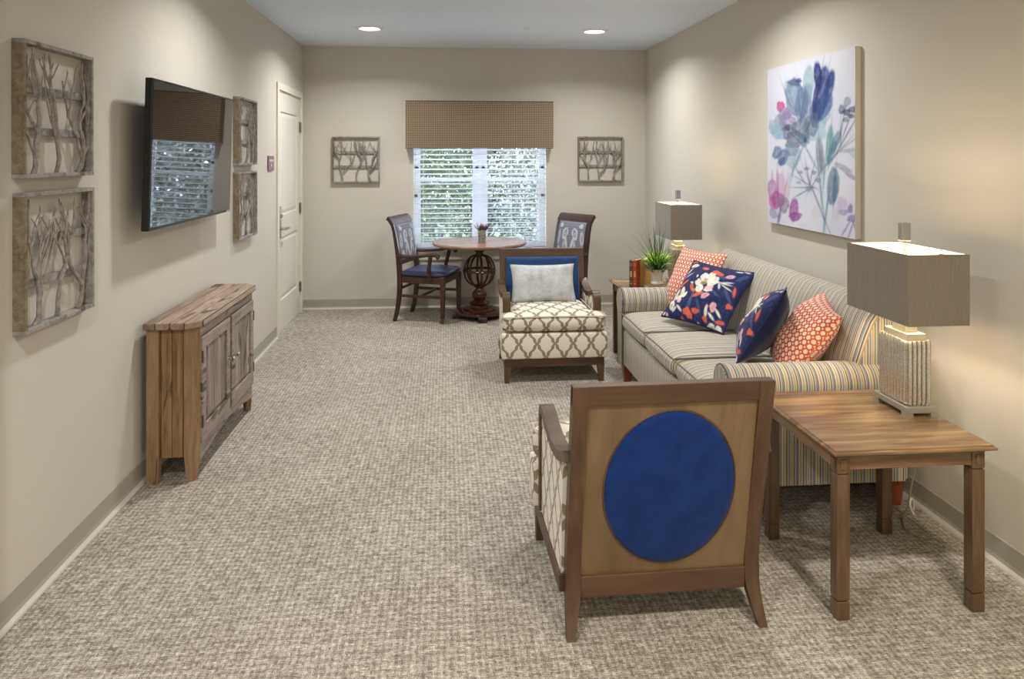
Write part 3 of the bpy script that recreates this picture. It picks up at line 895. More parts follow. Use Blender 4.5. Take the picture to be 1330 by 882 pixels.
# ------------------------------------------------------------------ throw pillows
def pillow(name, label, cat, mat, cen, R, S=(.46, .46), th=.15, group=None, floral=False, back=None, piping=None, ns=26, pinch=.07, q=.62):
    o = thing(name, label, cat, cen, 0, group)
    o.rotation_euler = R.to_euler()
    bm = nb(); pad(bm, S[0], S[1], th, ns, ns, 2.4, .0, None, (0, 0, 0), pinch=pinch, q=q)
    rng = random.Random(hash(label) % 100 if False else len(label))
    ph = [rng.uniform(0, 6) for _ in range(6)]
    for v in bm.verts:   # creases
        x, y, z = v.co; k = (1-min(1, abs(2*x/S[0])**4))*(1-min(1, abs(2*y/S[1])**4))
        v.co.z += k*.006*(sin(x*23+y*9+ph[0])+.7*sin(y*31-x*13+ph[1]))*(1 if z > 0 else -1)
    # pad lies in xy with normal z; rotate so that it stands in xz, face -y
    for f in bm.faces:
        if back and f.calc_center_median().z < 0: f.material_index = 1
    xf(bm, bm.verts, Matrix.Rotation(pi/2, 4, 'X'))
    c = obj('cover', bm, [mat, back] if back else mat, o, True, 180)
    if floral: add_colors(c, floral)
    if piping:
        bm = nb(); pts = []
        N = 18
        def edge(u, v): return (u*S[0]/2*(1-pinch*(1-v*v)), 0, v*S[1]/2*(1-pinch*(1-u*u)))
        for k in range(N): pts.append(edge(-1+2*k/N, -1))
        for k in range(N): pts.append(edge(1, -1+2*k/N))
        for k in range(N): pts.append(edge(1-2*k/N, 1))
        for k in range(N): pts.append(edge(-1, 1-2*k/N))
        tube(bm, pts, .0055, 6, True); obj('piping', bm, piping, o, True)
    return o
NAVY, CORAL, PINK, IVORY, BRN, LBL = (34, 40, 78), (222, 98, 66), (226, 168, 170), (232, 226, 208), (166, 132, 84), (92, 110, 150)
FL = []
for x, y, rx, ry, a in ((330, 330, 60, 14, -50), (380, 560, 70, 12, -70), (560, 520, 60, 10, 40), (660, 540, 60, 12, 70), (350, 600, 50, 10, -60), (620, 400, 50, 12, 10), (250, 430, 40, 10, -60), (440, 620, 50, 12, 80), (760, 400, 50, 14, -30), (700, 640, 50, 10, 60)):
    FL.append((x, y, rx, ry, a, LBL, .55))
for x, y, rx, ry, a in ((490, 400, 30, 42, 10), (545, 395, 30, 44, 30), (570, 425, 28, 34, 60), (440, 435, 28, 32, -30), (450, 490, 34, 36, 20), (520, 500, 32, 24, 0), (540, 450, 34, 30, 0),
                        (245, 505, 15, 58, 25), (300, 490, 18, 45, 10), (320, 520, 14, 32, 40), (205, 590, 26, 40, 10), (270, 545, 26, 26, 0), (395, 250, 34, 18, 0), (345, 300, 40, 7, -35), (350, 345, 40, 5, -25),
                        (530, 752, 34, 22, 0), (590, 765, 28, 20, 20), (400, 742, 44, 9, 25), (430, 735, 10, 24, -30), (500, 660, 12, 40, 10), (540, 690, 10, 34, -40), (590, 665, 10, 36, -30), (640, 450, 52, 6, 15), (650, 480, 46, 6, 35),
                        (660, 440, 40, 6, 0), (600, 470, 8, 26, 0), (740, 345, 26, 8, 10), (790, 345, 22, 8, 30), (270, 620, 10, 30, -40), (225, 625, 10, 26, 50), (382, 425, 14, 10, 40), (430, 375, 8, 14, 10), (115, 640, 20, 14, 0)):
    FL.append((x, y, rx, ry, a, IVORY, .95))
for x, y, rx, ry, a in ((485, 445, 24, 16, 0), (500, 420, 10, 8, 0), (280, 500, 8, 16, 10), (200, 600, 8, 18, 10), (540, 755, 10, 8, 0)): FL.append((x, y, rx, ry, a, BRN, .9))
for x, y, rx, ry, a in ((575, 352, 26, 20, 0), (605, 370, 28, 18, 20), (380, 460, 16, 28, -10), (395, 490, 22, 14, 20), (440, 535, 50, 15, -12), (290, 425, 26, 14, -40), (325, 405, 30, 10, -30), (335, 645, 34, 26, 10), (355, 670, 26, 22, 30), (410, 648, 34, 18, 15),
                        (490, 305, 32, 16, 30), (665, 610, 22, 18, -20), (706, 510, 10, 38, 10), (488, 705, 16, 24, -30), (602, 725, 34, 14, 0), (395, 208, 34, 10, -10), (290, 690, 10, 20, -30), (500, 780, 14, 10, 0)): FL.append((x, y, rx, ry, a, CORAL, .95))
for x, y, rx, ry, a in ((680, 392, 34, 16, -5), (500, 552, 36, 20, -20), (530, 490, 30, 18, -15), (556, 628, 22, 36, 20), (270, 568, 16, 18, 0), (150, 655, 12, 16, 0), (515, 625, 8, 12, 0), (240, 550, 10, 12, 0), (805, 338, 10, 12, 0)): FL.append((x, y, rx, ry, a, PINK, .95))
def floral_fn(S, flip=False):
    def fn(P):
        u = P[:, 0]/S+.5; v = P[:, 2]/S+.5
        if flip: u = 1-u
        X = (1-v)*((1-u)*95+u*625)+v*((1-u)*380+u*845); Y = (1-v)*((1-u)*660+u*790)+v*((1-u)*185+u*345)
        nz = np.sin(X*.11+np.sin(Y*.07)*2)*np.sin(Y*.13+np.sin(X*.05)*2)
        base = np.array(NAVY)[None]+np.clip(nz, 0, 1)[:, None]*np.array((12, 16, 24))[None]
        return blobs(X, Y, base, FL, 2.2)
    return fn
def rot(e):
    a, b, g = e
    return Matrix.Rotation(g, 3, 'Z') @ Matrix.Rotation(b, 3, 'Y') @ Matrix.Rotation(a, 3, 'X')
pillow('throw_pillow', 'orange and white dotted pillow at the far end of the sofa, beside the far arm', 'pillow', 'orange_dots', (1.694, 4.872, .73), rot((-.475, 0, -1.213)), (.47, .47), .15, 'orange dotted pillows', ns=30)
pillow('throw_pillow', 'navy floral pillow in front of the far orange pillow, its printed face wholly visible', 'pillow', 'floral_fabric', (1.645, 4.445, .715), rot((-.766, .062, -.969)), (.46, .46), .13, 'navy floral pillows', floral_fn(.46), 'navy_plain', 'navy_plain', 110)
pillow('throw_pillow', 'navy floral pillow turned edge on beside the near orange pillow, showing its plain navy back', 'pillow', 'floral_fabric', (1.605, 3.56, .735), rot((-.55, -.137, -2.03)), (.43, .43), .17, 'navy floral pillows', floral_fn(.43), 'navy_plain', 'navy_plain', 110)
pillow('throw_pillow', 'orange and white dotted pillow at the near end of the sofa, against the near arm', 'pillow', 'orange_dots', (1.755, 3.43, .70), rot((-.641, .108, -1.884)), (.44, .44), .20, 'orange dotted pillows', ns=30)
pillow('lumbar_pillow', 'silver grey oblong pillow on the armchair facing the camera', 'pillow', 'silver_fabric', (.733, 5.485, .625), rot((-.42, 0, .0)), (.50, .30), .13, None, ns=26, pinch=.07)

# ------------------------------------------------------------------ sofa
SX, SY = 1.65, 4.09
sofa = thing('sofa', 'striped three-seat sofa with rolled arms along the right wall', 'sofa', (SX, SY, 0))
def sb(bm): xf(bm, bm.verts, Matrix.Translation((-SX, -SY, 0)))
ys0, ys1 = 3.085, 5.095; in0, in1 = 3.20, 4.975
bm = nb(); box(bm, 1.235, 2.08, 3.11, 5.07, .13, .375, .012, 2); sb(bm); obj('base', bm, 'stripe_y', sofa, True, 40)
def arm_prof(o, i, s):
    """o outer flat y, i inner y; s=+1 near arm (outer towards -y)"""
    c = (o*.45+i*.55)-s*.008; rr = .088; zc = .572; pts = [(i, .13), (i, .50)]
    for k in range(0, 15):
        a = radians(-5+k*(215/14)); pts.append((c+s*rr*cos(a), zc+rr*sin(a)))
    pts += [(o, .49), (o, .13)]
    return pts
for s, o_, i_ in ((1, ys0, in0), (-1, ys1, in1)):
    pts = arm_prof(o_, i_, s)
    bm = nb(); poly_prism(bm, pts, 'x', 1.232, 2.06); sb(bm); a = obj('arm', bm, 'stripe_x', sofa, True, 50)
    bm = nb(); cy = sum(p[0] for p in pts)/len(pts); poly_prism(bm, [((p[0]-cy)*.95+cy, .135+(p[1]-.135)*.992) for p in pts], 'x', 1.218, 1.235); sb(bm); obj('arm_front', bm, 'stripe_y', a, True, 40)
    bm = nb(); tube(bm, [(1.226, p[0], p[1]) for p in pts], .0048, 6); sb(bm); obj('arm_piping', bm, 'piping_brown', a, True)
# back: lofted along y
prof = [(1.80, .37), (1.792, .50), (1.835, .68), (1.875, .80), (1.900, .86), (1.935, .912), (1.985, .934), (2.035, .925), (2.07, .885), (2.082, .80), (2.085, .5), (2.085, .13), (1.90, .13)]
bm = nb(); st = []
ysn = [ys0+.02+(ys1-ys0-.04)*t_ for t_ in (0, .008, .02, .04, .07, .11, .2, .35, .5, .65, .8, .89, .93, .96, .98, .992, 1)]
for yy in ysn:
    e_ = min(yy-ysn[0], ysn[-1]-yy); k = 1-.06*max(0, 1-e_/.10)**2.2; xi = .02*max(0, 1-e_/.05)**2
    st.append([bm.verts.new((x_+(xi if x_ < 1.95 and z_ > .4 else 0), yy, .37+(z_-.37)*k if z_ > .37 else z_)) for x_, z_ in prof])
for a, b in zip(st, st[1:]):
    n = len(prof)
    for k in range(n): bm.faces.new((a[k], a[(k+1) % n], b[(k+1) % n], b[k]))
bm.faces.new(st[0]).material_index = 1; bm.faces.new(st[-1]).material_index = 1
sb(bm); obj('backrest', bm, ['stripe_y', 'stripe_x'], sofa, True, 50)
cw_ = (in1-in0)/3
for i in range(3):
    yc = in0+cw_*(i+.5)
    bm = nb(); pad(bm, .60, cw_-.004, .135, 30, 30, 10, .022, None, (1.505, yc, .445), bot=.8); sb(bm)
    cu = obj('seat_cushion', bm, 'stripe_y', sofa, True, 80)
    bm = nb(); zt_ = .503
    x0, x1, y0, y1 = 1.212, 1.79, yc-cw_/2+.006, yc+cw_/2-.006
    pts = smoothpath([(x1, y0, zt_+.004), (1.5, y0, zt_+.002), (x0+.03, y0+.001, zt_), (x0+.002, y0+.014, zt_-.003), (x0-.004, yc, zt_+.004), (x0+.002, y1-.014, zt_-.003), (x0+.03, y1-.001, zt_), (1.5, y1, zt_+.002), (x1, y1, zt_+.004)], 6)
    tube(bm, pts, .0042, 6); sb(bm); obj('cushion_piping', bm, 'piping_brown', cu, True)
for lx, ly in ((1.275, 3.15), (1.275, 5.03), (2.04, 3.15), (2.04, 5.03)):
    bm = nb(); taper(bm, lx-.022, lx+.022, ly-.022, ly+.022, 0, lx-.038, lx+.038, ly-.038, ly+.038, .131); sb(bm); obj('leg', bm, 'sofa_leg_wood', sofa)

# ------------------------------------------------------------------ end tables (local origin = centre of the footprint)
def build_table(label, loc):
    r = thing('end_table', label, 'side table', loc, 0, 'square walnut end tables')
    hx, hy = .270, .286
    bm = nb(); rect_loft(bm, -hx-.026, hx+.026, -hy-.028, hy+.028, [(.026, .562), (.022, .566), (.012, .569), (.010, .5725), (.002, .5735), (0, .577), (0, .582), (.004, .5855), (.008, .5862), (.009, .590)]); obj('top', bm, 'walnut_x', r)
    for sx in (-1, 1):
        for sy in (-1, 1):
            bm = nb(); x0, x1 = sorted((sx*hx, sx*(hx-.046))); y0, y1 = sorted((sy*hy, sy*(hy-.046)))
            g = .005
            box(bm, x0, x1, y0, y1, .068, .498, .0015, 1); box(bm, x0+g, x1-g, y0+g, y1-g, .06, .51)
            box(bm, x0, x1, y0, y1, 0, .063, .0015, 1); box(bm, x0, x1, y0, y1, .503, .562, .0015, 1)
            # small raised squares on the two outer faces
            xm, ym = (x0+x1)/2, (y0+y1)/2
            yo = y0 if sy < 0 else y1; xo = x0 if sx < 0 else x1
            box(bm, xm-.012, xm+.012, *(sorted((yo+sy*.001, yo+sy*.0035))), .516, .552, .001, 1)
            box(bm, *(sorted((xo+sx*.001, xo+sx*.0035))), ym-.012, ym+.012, .516, .552, .001, 1)
            obj('leg', bm, 'walnut_z', r)
    for sy in (-1, 1):
        y0, y1 = sorted((sy*(hy-.006), sy*(hy-.024))); bm = nb(); box(bm, -hx+.046, hx-.046, y0, y1, .515, .562); box(bm, -hx+.046, hx-.046, y0-.002, y1+.002, .515, .520); obj('apron', bm, 'walnut_x', r)
    for sx in (-1, 1):
        x0, x1 = sorted((sx*(hx-.006), sx*(hx-.024))); bm = nb(); box(bm, x0, x1, -hy+.046, hy-.046, .515, .562); box(bm, x0-.002, x1+.002, -hy+.046, hy-.046, .515, .520); obj('apron', bm, 'walnut_y', r)
    return r
tb = build_table('walnut end table in the foreground at the near end of the sofa', (1.602, 2.653, 0))
tb2 = copy_tree(tb); tb2.location = (1.62, 5.52, 0); tb2['label'] = 'walnut end table at the far end of the sofa carrying plant and books'

# ------------------------------------------------------------------ table lamps (origin centre of the foot)
def build_lamp(label, loc):
    r = thing('table_lamp', label, 'lamp', loc, 0, 'ribbed mercury glass table lamps')
    a, b = .063, .108
    bm = nb()
    box(bm, -a, a, -b, b, .016, .040, .002)
    for sx in (-1, 1):
        for sy in (-1, 1):
            x0, x1 = sorted((sx*a, sx*(a-.028))); y0, y1 = sorted((sy*b, sy*(b-.034))); box(bm, x0, x1, y0, y1, 0, .0165)
    obj('foot', bm, 'lamp_silver', r)
    # ribbed body
    bm = nb(); pts = []; hx, hy = .0465, .086; nr, nl = 5, 9
    def side(n, L, f):
        for k in range(n):
            for q in range(10):
                t_ = (k+q/10)/n; pts.append(f(-L+2*L*t_, .0105*abs(sin(pi*(t_*n)))**.55))
    side(nr, hx, lambda t_, o: (t_, -hy-o)); side(nl, hy, lambda t_, o: (hx+o, t_)); side(nr, hx, lambda t_, o: (-t_, hy+o)); side(nl, hy, lambda t_, o: (-hx-o, -t_))
    n = len(pts); rings = []
    for z, k in ((.041, .90), (.046, .97), (.055, 1), (.27, 1), (.282, .985), (.288, .93)):
        rings.append([bm.verts.new((p[0]*k if k < 1 else p[0], p[1]*(1-(1-k)*.5) if k < 1 else p[1], z)) for p in pts])
    for A, B in zip(rings, rings[1:]):
        for k in range(n): bm.faces.new((A[k], A[(k+1) % n], B[(k+1) % n], B[k]))
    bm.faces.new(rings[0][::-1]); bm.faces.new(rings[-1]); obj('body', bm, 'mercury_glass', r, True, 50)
    bm = nb(); box(bm, -.038, .038, -.074, .074, .288, .312, .002); box(bm, -.026, .026, -.042, .042, .312, .345, .002); obj('cap', bm, 'lamp_silver', r)
    bm = nb(); tube(bm, [(0, 0, .345), (0, 0, .66)], .005, 8); tube(bm, [(0, 0, .345), (0, 0, .40)], .014, 12); obj('socket_stem', bm, 'chrome', r, True)
    bm = nb(); lathe(bm, [(.012, .375), (.014, .39), (.015, .40), (.012, .41), (0, .413)], 16); obj('bulb', bm, 'bulb_glow', r, True)
    # shade: four walls, open top and bottom
    z0, z1 = .372, .637; w, l, t_ = .121, .204, .003
    bm = nb()
    for k, tt, mi in ((0, 0, 0),):
        box(bm, -w, w, -l, -l+t_, z0, z1); box(bm, -w, w, l-t_, l, z0, z1); box(bm, -w, -w+t_, -l+t_, l-t_, z0, z1); box(bm, w-t_, w, -l+t_, l-t_, z0, z1)
    sh = obj('lamp_shade', bm, 'shade_fabric', r)
    bm = nb(); e = .0006; w2, l2 = w-t_-e, l-t_-e
    box(bm, -w2, w2, -l2, -l2+e*2, z0+.002, z1-.002); box(bm, -w2, w2, l2-e*2, l2, z0+.002, z1-.002); box(bm, -w2, -w2+e*2, -l2, l2, z0+.002, z1-.002); box(bm, w2-e*2, w2, -l2, l2, z0+.002, z1-.002)
    obj('shade_lining', bm, 'shade_lining', sh)
    bm = nb(); zz = z1-.012
    for p in ((w2, l2), (-w2, l2), (w2, -l2), (-w2, -l2)): tube(bm, [(0, 0, zz+.004), (p[0], p[1], zz)], .0022, 6)
    tube(bm, [(-w2, -l2, zz), (w2, -l2, zz), (w2, l2, zz), (-w2, l2, zz)], .002, 6, True); lathe(bm, [(.018, zz-.002), (.018, zz+.006), (0, zz+.006)], 16)
    obj('spider', bm, 'chrome', sh, True)
    bm = nb(); box(bm, -.006, .006, -.006, .006, .64, .668); box(bm, -.019, .019, -.014, .014, .665, .738, .003); obj('finial', bm, 'chrome', r)
    return r
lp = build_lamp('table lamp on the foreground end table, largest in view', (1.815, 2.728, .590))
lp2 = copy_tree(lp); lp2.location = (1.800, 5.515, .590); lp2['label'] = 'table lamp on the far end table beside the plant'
for o_ in (lp, lp2):
    for dz, e in ((.50, 1.0),):
        L_ = bpy.data.lights.new('lamp_bulb_light', 'POINT'); L_.energy = 5.6 if o_ is lp else 4.2; L_.color = (1, .82, .56); L_.shadow_soft_size = .022
        q = bpy.data.objects.new('lamp_bulb_light', L_); q.location = (o_.location.x, o_.location.y, o_.location.z+.485); link(q)
# cord
cd_ = thing('lamp_cord', 'pale electrical cord hanging behind the foreground end table to the floor', 'cord', (2.10, 3.0, 0))
bm = nb(); tube(bm, smoothpath([(1.88-2.1, 2.80-3.0, .598), (1.95-2.1, 2.87-3, .60), (2.0-2.1, 2.95-3, .56), (2.055-2.1, 2.985-3, .35), (2.035-2.1, 3.0-3, .18), (2.015-2.1, 3.01-3, .05), (1.99-2.1, 3.0-3, .012), (1.94-2.1, 2.9-3, .008), (1.98-2.1, 2.82-3, .008)], 8), .0035, 8); obj('cable', bm, 'cord_grey', cd_, True)
bm = nb(); tube(bm, smoothpath([(2.06-2.1, 3.03-3, .006), (2.045-2.1, 3.03-3, .04), (2.05-2.1, 3.04-3, .065), (2.07-2.1, 3.05-3, .06), (2.08-2.1, 3.06-3, .01)], 8), .004, 8); obj('plug_lead', bm, 'cord_white', cd_, True)

# ------------------------------------------------------------------ books and plants on the far table
def book(label, loc, size, cover, rz=0, group=None, spine=False, flat=False):
    """size = thickness(x), depth(y), height(z)"""
    r = thing('book', label, 'book', loc, rz, group)
    t_, d, h = size; c = .003
    bm = nb(); box(bm, -t_/2, -t_/2+c, -d/2, d/2, 0, h); box(bm, t_/2-c, t_/2, -d/2, d/2, 0, h); box(bm, -t_/2+c, t_/2-c, -d/2, -d/2+c, 0, h)
    if flat: xf(bm, bm.verts, Matrix.Translation((0, 0, t_/2)) @ Matrix.Rotation(pi/2, 4, 'Y') @ Matrix.Translation((0, 0, -h/2)))
    if spine:
        for a, b in ((.12, .16), (.22, .23), (.38, .60), (.80, .82), (.86, .88)): box(bm, -t_/2+.006, t_/2-.006, -d/2-.0008, -d/2, a*h, b*h, mi=1)
    cv = obj('cover', bm, [cover, 'gilt'] if spine else cover, r)
    bm = nb(); box(bm, -t_/2+c, t_/2-c, -d/2+c, d/2-.004, .004, h-.004)
    if flat: xf(bm, bm.verts, Matrix.Translation((0, 0, t_/2)) @ Matrix.Rotation(pi/2, 4, 'Y') @ Matrix.Translation((0, 0, -h/2)))
    obj('pages', bm, 'page', r)
    return r
book('dark brown upright book on the far end table, leftmost of the upright books', (1.452, 5.50, .59), (.028, .155, .205), 'book_brown', -.62, 'upright books', True)
book('orange red upright book between the dark brown book and the yellow book', (1.476, 5.482, .59), (.028, .155, .208), 'book_red', -.62, 'upright books', True)
book('yellow upright book behind the white plant pot', (1.545, 5.5255, .59), (.032, .15, .205), 'book_yellow', -.62, 'upright books')
book('brown book lying flat under the white plant pot', (1.612, 5.362, .59), (.034, .165, .22), 'book_tan', 0, None, flat=True)

pp = thing('potted_plant', 'white pot of bright green leaves and long grass blades on a flat book', 'plant', (1.588, 5.368, .6245))
bm = nb(); lathe(bm, [(.040, 0), (.047, .003), (.048, .010), (.040, .018), (.037, .024), (.052, .10), (.058, .104), (.058, .112), (.052, .114), (.048, .104), (.046, .098), (0, .098)], 36); obj('pot', bm, 'pot_white', pp, True)
bm = nb(); lathe(bm, [(.047, .099), (.02, .104), (0, .105)], 20, cap=False); obj('soil', bm, 'soil', pp)
rng = random.Random(5)
def blade(bm, p0, az, lean, L_, w, mi=0, n=7, curl=.5, zmin=None):
    pts = []; p = Vector(p0); a = lean
    hd = Vector((cos(az), sin(az), 0)); sd_ = Vector((-sin(az), cos(az), 0))
    L1 = []; 
    for i in range(n+1):
        f = i/n; ww = w*(1-f**2.2)*(.55+.45*min(1, f*4))+.0003
        L1.append((bm.verts.new(p-sd_*ww/2), bm.verts.new(p+sd_*ww/2)))
        a += curl/n; p = p+(hd*sin(a)+Vector((0, 0, 1))*cos(a))*L_/n
    for (a0, b0), (a1, b1) in zip(L1, L1[1:]): bm.faces.new((a0, b0, b1, a1)).material_index = mi
bm = nb()
for k in range(70):
    az = rng.uniform(0, 2*pi); blade(bm, (rng.uniform(-.02, .02), rng.uniform(-.02, .02), .10), az, rng.uniform(.05, .85), rng.uniform(.26, .40), .0062, 0, 8, rng.uniform(.0, .35))
g_ = obj('grass_blades', bm, 'grass_dark', pp); g_['kind'] = 'stuff'
bm = nb()
for k in range(560):
    az = rng.uniform(0, 2*pi); el = rng.uniform(0, 1); rr = .04+.075*rng.random()
    q = Vector((cos(az)*rr*(.5+.5*el), sin(az)*rr*(.5+.5*el), .095+.14*rng.random()*(1-.45*el)))
    mi = 0 if q.z > .15 else (1 if rng.random() < .6 else 2)
    blade(bm, q, az+rng.uniform(-.6, .6), rng.uniform(.4, 1.3), rng.uniform(.035, .07), rng.uniform(.008, .013), mi, 3, .4)
for k in range(16):
    az = rng.uniform(0, 2*pi); tube(bm, [(0, 0, .10), (cos(az)*.04, sin(az)*.04, .16), (cos(az)*.07, sin(az)*.07, .19)], .0015, 5, mi=1)
f_ = obj('foliage', bm, ['leaf_bright', 'leaf_deep', 'leaf_grey'], pp); f_['kind'] = 'stuff'

# ------------------------------------------------------------------ round pedestal table
TX, TY = .325, 7.17
rt = thing('round_table', 'round cherry pedestal table with an open globe cage stem by the window', 'table', (TX, TY, 0))
bm = nb(); lathe(bm, [(.30, .712), (.44, .716), (.458, .722), (.468, .732), (.468, .742), (.462, .75), (.0, .75)], 72); obj('tabletop', bm, 'cherry_top', rt, True, 25)
bm = nb(); lathe(bm, [(.05, .712), (.05, .69), (.043, .68), (.052, .665), (.052, .655), (.036, .645), (.036, .612)], 28); obj('neck', bm, 'cherry', rt, True)
for k in range(8):
    a = 2*pi*k/8+.1; pts = []; rr = []
    for i in range(17):
        t_ = pi*i/16; rad = .034+.118*sin(t_); pts.append((cos(a)*rad, sin(a)*rad, .465+.150*cos(t_)))
    bm = nb(); tube(bm, pts, .0125, 8, squash=.7); obj('cage_rib', bm, 'cherry_dark', rt, True)
bm = nb(); tube(bm, [(cos(2*pi*k/40)*.155, sin(2*pi*k/40)*.155, .465) for k in range(40)], .012, 8, True); obj('cage_ring', bm, 'cherry', rt, True)
bm = nb(); lathe(bm, [(.235, .045), (.24, .055), (.235, .072), (.20, .080), (.165, .083), (.165, .092), (.15, .100), (.125, .104), (.085, .108), (.082, .128), (.10, .136), (.108, .146), (.10, .156), (.075, .166), (.052, .178), (.068, .198), (.075, .225), (.068, .252), (.045, .272), (.040, .29), (.055, .298), (.055, .306), (.040, .312), (.046, .325), (.02, .33)], 40); obj('pedestal', bm, 'cherry', rt, True, 40)
for k in range(4):
    a = -pi/2+.08+k*pi/2; bm = nb(); poly_prism(bm, [(.13, .0), (.27, 0), (.272, .018), (.25, .028), (.235, .05), (.13, .05)], 'y', -.042, .042, 0, .003); xf(bm, bm.verts, Matrix.Rotation(a, 4, 'Z')); obj('foot', bm, 'cherry_dark', rt)
sp = thing('succulent_planter', 'small purple succulent in a square grey pot on the round table', 'plant', (.345, 7.11, .75))
bm = nb(); box(bm, -.037, .037, -.037, .037, 0, .118, .004); o_ = obj('pot', bm, 'pot_zinc', sp)
bm = nb(); tube(bm, smoothpath([(-.020, -.0375, .03), (-.005, -.0375, .045), (.012, -.0375, .035)]), .0016, 5); tube(bm, smoothpath([(.030, -.0375, .08), (.022, -.0375, .07), (.028, -.0375, .055)]), .0016, 5); obj('scroll_marks', bm, 'latch_black', o_)
rng = random.Random(8)
bm = nb()
for k in range(46):
    az = rng.uniform(0, 2*pi); cx_ = rng.choice((-.018, .03)); mi = rng.choice((0, 0, 1, 2))
    ln = rng.uniform(.1, 1.2)
    if ln > .9: mi = 1
    blade(bm, (cx_+.2*.05*cos(az), .01*sin(az), .112), az, ln*.9, rng.uniform(.06, .10), .019, mi, 4, -.15)
obj('rosettes', bm, ['succ_purple', 'succ_green', 'succ_red'], sp)['kind'] = 'stuff'

# ------------------------------------------------------------------ dining chairs (front = -y)
def ikat(P):
    # local x across, local z up; scroll motif mirrored around the centre
    X = np.abs(P[:, 0])*1000; Y = (P[:, 2]-.62)*1000
    base = np.array((122, 124, 134))[None]+10*np.sin(Y*.9)[:, None]*np.ones((1, 3))
    W = (208, 206, 208); G = (128, 128, 138)
    s = [(70, 190, 38, 62, 18, W, .95), (66, 196, 20, 40, 18, G, .95), (70, 190, 8, 18, 18, W, .9), (42, 90, 16, 70, -14, W, .95), (84, 60, 15, 60, 12, W, .9), (92, 40, 6, 34, 12, G, .9), (165, 150, 20, 70, 8, W, .85), (168, 150, 8, 40, 8, G, .9),
         (150, 20, 22, 40, -10, W, .8), (20, 10, 18, 26, 0, W, .8), (140, 270, 26, 22, 0, W, .8)]
    return blobs(X, Y, base, s, 2.6)
def build_dchair(label, loc, rz):
    r = thing('dining_armchair', label, 'chair', loc, rz, 'wooden dining armchairs at the round table')
    # rear legs: sabre below, raked and scrolled above
    rp = smoothpath([(.275, 0), (.245, .12), (.225, .28), (.222, .44), (.235, .60), (.265, .80), (.29, .91), (.325, .97), (.345, .985)], 5)
    for s in (-1, 1):
        bm = nb(); x0, x1 = sorted((s*.238, s*.200))
        n = len(rp); rings = []
        for i, p in enumerate(rp):
            th = .028+.016*min(1, p[1]/.35) if p[1] < .6 else .038-.012*((p[1]-.6)/.385)
            d = (Vector(rp[min(i+1, n-1)])-Vector(rp[max(i-1, 0)])).normalized(); nrm = Vector((-d.y, d.x))
            a = Vector(p)+nrm*th*.5; b = Vector(p)-nrm*th*.5
            rings.append([bm.verts.new(v) for v in ((x0, a.x, a.y), (x1, a.x, a.y), (x1, b.x, b.y), (x0, b.x, b.y))])
        for i in range(n-1):
            for k in range(4): bm.faces.new((rings[i][k], rings[i][(k+1) % 4], rings[i+1][(k+1) % 4], rings[i+1][k]))
        bm.faces.new(rings[0]); bm.faces.new(rings[-1]); obj('rear_leg', bm, 'cherry_dark', r, True, 40)
        bm = nb(); xa, xb = sorted((s*.257, s*.211)); xc, xd = sorted((s*.250, s*.222))
        taper(bm, xc, xd, -.237, -.205, .05, xa, xb, -.247, -.200, .43); lg = obj('front_leg', bm, 'cherry_dark', r)
        bm = nb(); xm = s*.236
        tube(bm, [(xm, -.221, .05), (xm, -.221, .036)], .012, 10)
        tube(bm, [(xm-.007, -.214, .021), (xm+.007, -.214, .021)], .021, 18); box(bm, xm-.013, xm+.013, -.232, -.205, .028, .040, .003); obj('caster', bm, 'brass_dark', lg, True)
    # aprons
    bm = nb(); box(bm, -.235, .235, -.238, -.216, .375, .435, .002); box(bm, -.21, .21, .205, .225, .375, .435, .002)
    for s in (-1, 1):
        poly_prism(bm, [(s*.247, -.22), (s*.225, -.22), (s*.205, .22), (s*.228, .22)], 'z', .375, .435)
    obj('seat_frame', bm, 'cherry_dark', r)
    bm = nb(); pad(bm, .50, .48, .06, 20, 20, 8, .018, lambda v: .505-.04*(v+1)/2, (0, -.012, .462)); obj('seat', bm, 'navy_vinyl', r, True, 70)['label'] = 'navy vinyl seat pad'
    # stretchers
    for s in (-1, 1):
        bm = nb(); x0, x1 = sorted((s*.226, s*.208)); box(bm, x0, x1, -.21, .23, .235, .262, .002); obj('stretcher', bm, 'cherry_dark', r)
    bm = nb(); box(bm, -.212, .212, .0, .02, .238, .260, .002); obj('stretcher', bm, 'cherry_dark', r)
    bm = nb(); box(bm, -.20, .20, .222, .24, .30, .325, .002); obj('stretcher', bm, 'cherry_dark', r)
    # arms
    for s in (-1, 1):
        path = smoothpath([(s*.222, .245, .635), (s*.255, .14, .630), (s*.268, .0, .640), (s*.268, -.10, .655), (s*.262, -.165, .650), (s*.258, -.195, .628)], 6)
        bm = nb(); tube(bm, path, [.019]*(len(path)-8)+[.020, .021, .023, .025, .027, .028, .027, .022], 10, squash=.85); a_ = obj('armrest', bm, 'cherry_dark', r, True)
        bm = nb(); tube(bm, smoothpath([(s*.240, -.10, .40), (s*.244, -.085, .50), (s*.262, -.10, .58), (s*.268, -.11, .64)], 5), .018, 8, squash=1.1); obj('arm_post', bm, 'cherry_dark', a_, True)
    # backrest panel
    def yback(z):
        for a, b in zip(rp, rp[1:]):
            if a[1] <= z <= b[1]: return a[0]+(b[0]-a[0])*(z-a[1])/(b[1]-a[1])
        return rp[-1][0]
    bm = nb(); NX, NZ = 56, 64; z0, z1 = .585, .932; fr = []
    for i in range(NX+1):
        row = []
        for j in range(NZ+1):
            x_ = -.192+.384*i/NX; z_ = z0+(z1-z0)*j/NZ; u = 2*i/NX-1; v = 2*j/NZ-1
            row.append(bm.verts.new((x_, yback(z_)-.020-.012*((1-u**6)*(1-v**6))+.008*(1-u*u)*-1, z_)))
        fr.append(row)
